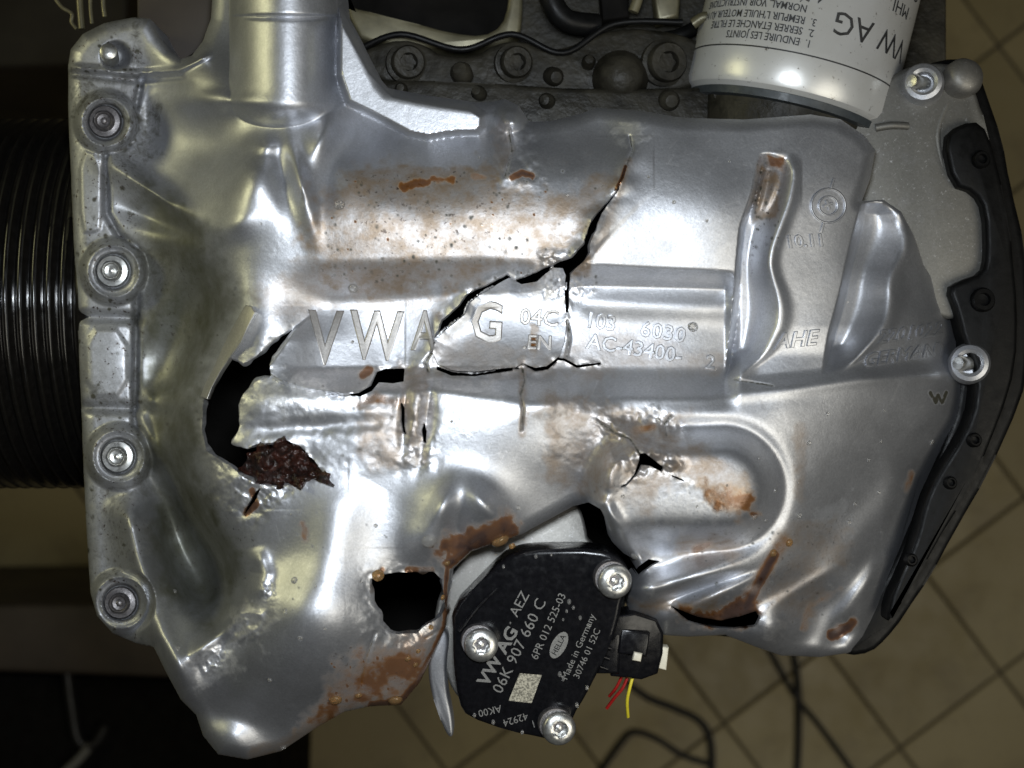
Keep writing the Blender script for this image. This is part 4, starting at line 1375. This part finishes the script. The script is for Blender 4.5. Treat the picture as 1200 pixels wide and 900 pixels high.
# hoses, lugs and oily clutter along the head
tube("hose", [(640, -40, -150), (646, 0, -150), (664, 24, -156), (700, 30, -170)], 15, M_rubber, engine, 14)
tube("hose", [(850, -40, -230), (838, 10, -215), (800, 40, -200), (760, 46, -205)], 9, M_rubber, engine, 12)
tube("fuel_line", [(420, 58, -150), (470, 40, -140), (540, 58, -146), (600, 40, -140), (660, 62, -146), (720, 28, -150), (800, 26, -150)], 4, M_rubber, engine, 10)
for (x, y, r, h) in ((540, 84, 14, -146), (650, 90, 12, -146), (690, 72, 9, -150), (850, 84, 16, -140), (560, 108, 9, -120), (640, 118, 10, -122), (785, 118, 13, -122), (840, 112, 10, -122), (470, 104, 8, -122)):
    lathe("casting_lug", [(r, -14), (r, 0), (r - 2, 4), (r * .6, 6 + r * .2), (1, 6 + r * .25)], P(x, y, h), (rng.uniform(-.3, .3), rng.uniform(-.3, .3), 1), M_headd, engine, 20)
# pocket behind the top-left arch, bright strips beside it
plate("arch_back", [(160, -40), (270, -40), (270, 80), (200, 95), (160, 70)], -190, 40, M_brown, engine, 4)
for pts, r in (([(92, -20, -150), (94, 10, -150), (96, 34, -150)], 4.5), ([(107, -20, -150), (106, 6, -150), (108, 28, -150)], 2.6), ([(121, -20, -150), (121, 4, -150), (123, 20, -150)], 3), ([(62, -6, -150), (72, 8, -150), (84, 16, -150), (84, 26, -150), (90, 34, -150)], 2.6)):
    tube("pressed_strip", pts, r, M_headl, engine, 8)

# ------------------------------------------------------------------ scorched lump jammed in the big hole
LUMP = [(280, 550), (290, 538), (288, 530), (300, 528), (304, 519), (316, 527), (324, 518), (333, 510), (338, 520), (352, 518), (356, 530), (370, 532), (372, 544), (386, 556), (384, 563), (400, 574), (380, 567), (366, 562), (352, 574), (340, 566), (326, 576), (312, 570), (300, 574), (296, 560)]
s = box(LUMP, 16)
sdl = np.full_like(SD, 50.0); sdl[s] = sdf(X[s], Y[s], LUMP) + 2.6 * fr[s]
hl = H * 0 + 12.0
hl[s] = Hat(X[s].ravel(), Y[s].ravel()).reshape(X[s].shape) * 0.9 - 8 + 90 * fbm(X[s], Y[s], 30, 91, 3) + 20 * fbm(X[s], Y[s], 8, 95) + 10
lump = relief_mesh("scorched_lump", sdl, hl, 22, M_rust, None, sl=s, attrs={})
tag(lump, "scorched red-brown lump of metal jammed in the big torn hole", "metal lump")

# ------------------------------------------------------------------ floor with its tiles
FH = -3500.0
fl = obj_from("floor", [Vector((x, y, (FH - 12) * S)) for x, y in ((-3, -3), (3, -3), (3, 3), (-3, 3))], [(0, 1, 2, 3)], M_grout, None, False)
fl["kind"] = "structure"
TS = 450.0; gap = 9.0
bm = bmesh.new()
vv = [bm.verts.new(((x) * (TS - gap) / 2 * S, (y) * (TS - gap) / 2 * S, 0)) for x, y in ((-1, -1), (1, -1), (1, 1), (-1, 1))]
f = bm.faces.new(vv)
r = bmesh.ops.extrude_face_region(bm, geom=[f])
for g in r['geom']:
    if isinstance(g, bmesh.types.BMVert):
        g.co.z -= 10 * S
bmesh.ops.bevel(bm, geom=list(f.edges), offset=5 * S, segments=1, affect='EDGES')
bmesh.ops.recalc_face_normals(bm, faces=bm.faces)
tme = bpy.data.meshes.new("tile"); bm.to_mesh(tme); bm.free(); tme.materials.append(M_tile)
c0 = P(1055, 877, FH); th = math.radians(37)
ex = Vector((math.cos(th), math.sin(th), 0)); ey = Vector((-math.sin(th), math.cos(th), 0))
lim = (780 * (D - FH) / D * S, 620 * (D - FH) / D * S)
for i in range(-14, 8):
    for j in range(-8, 12):
        c = c0 + (ex * (i + .5) + ey * (j + .5)) * TS * S
        if abs(c.x) < lim[0] and abs(c.y) < lim[1]:
            o = bpy.data.objects.new("tile", tme)
            COL.objects.link(o); o.parent = fl
            o.location = c
            o.rotation_euler = (rng.normal(0, 0.002), rng.normal(0, 0.002), th + rng.normal(0, 0.002))


def floor_tube(name, pts, r, label, cat, mat=M_cable):
    o = tube(name, [(x, y, FH + 20 + (p[0] if p else 0)) for x, y, *p in pts], r, mat, None, 8, 10)
    return tag(o, label, cat, "black cables lying on the tiled floor")


floor_tube("cable", [(890, 740), (930, 812), (960, 850), (1000, 905), (1030, 950)], 10, "straight black cable running diagonally below the right end of the engine", "cable")
floor_tube("cable", [(929, 760), (935, 800), (936, 850), (934, 910), (930, 960)], 12, "upright black cable crossing another cable on the tiles", "cable")
floor_tube("cable", [(735, 800), (760, 818), (790, 830), (820, 845), (833, 870), (834, 920)], 13, "black cable looping on the tiles below the sensor plug", "cable")
floor_tube("cable", [(700, 910), (730, 868), (745, 858), (770, 866), (800, 885), (830, 895)], 11, "black cable arching along the bottom edge beneath the sensor", "cable")

# low dark furniture on the left of the floor
b = plate("low_bench", [(-330, 712), (235, 706), (320, 690), (330, 800), (-330, 776)], -2500, 900, M_brown, None, 20)
tag(b, "dark brown low bench board behind the lower left of the engine", "bench")
b = plate("dark_crate", [(-330, 780), (330, 800), (322, 1150), (-330, 1150)], -2700, 700, M_inner, None, 20)
tag(b, "near-black crate in the bottom left corner", "crate")
rod = empty("pry_bar", None, P(90, 860, -2640)); tag(rod, "bent dark pry bar with a pale grip lying on the dark crate", "pry bar")
o = tube("shaft", [(78, 785, -2640), (84, 830, -2640), (92, 868, -2640), (110, 872, -2640), (124, 850, -2640)], 14, M_cable, None); o.parent = rod; o.matrix_parent_inverse = Matrix.Translation(-rod.location)
o = tube("grip", [(104, 876, -2630), (92, 890, -2630), (76, 905, -2630)], 14, simple("pale_grip", (0.12, 0.115, 0.10), 0.5), None); o.parent = rod; o.matrix_parent_inverse = Matrix.Translation(-rod.location)
b = plate("dark_cabinet", [(-330, -330), (160, -330), (150, 60), (80, 78), (-330, 95)], -2600, 800, M_brown, None, 20)
tag(b, "dark brown cabinet behind the pulley at top left", "cabinet")
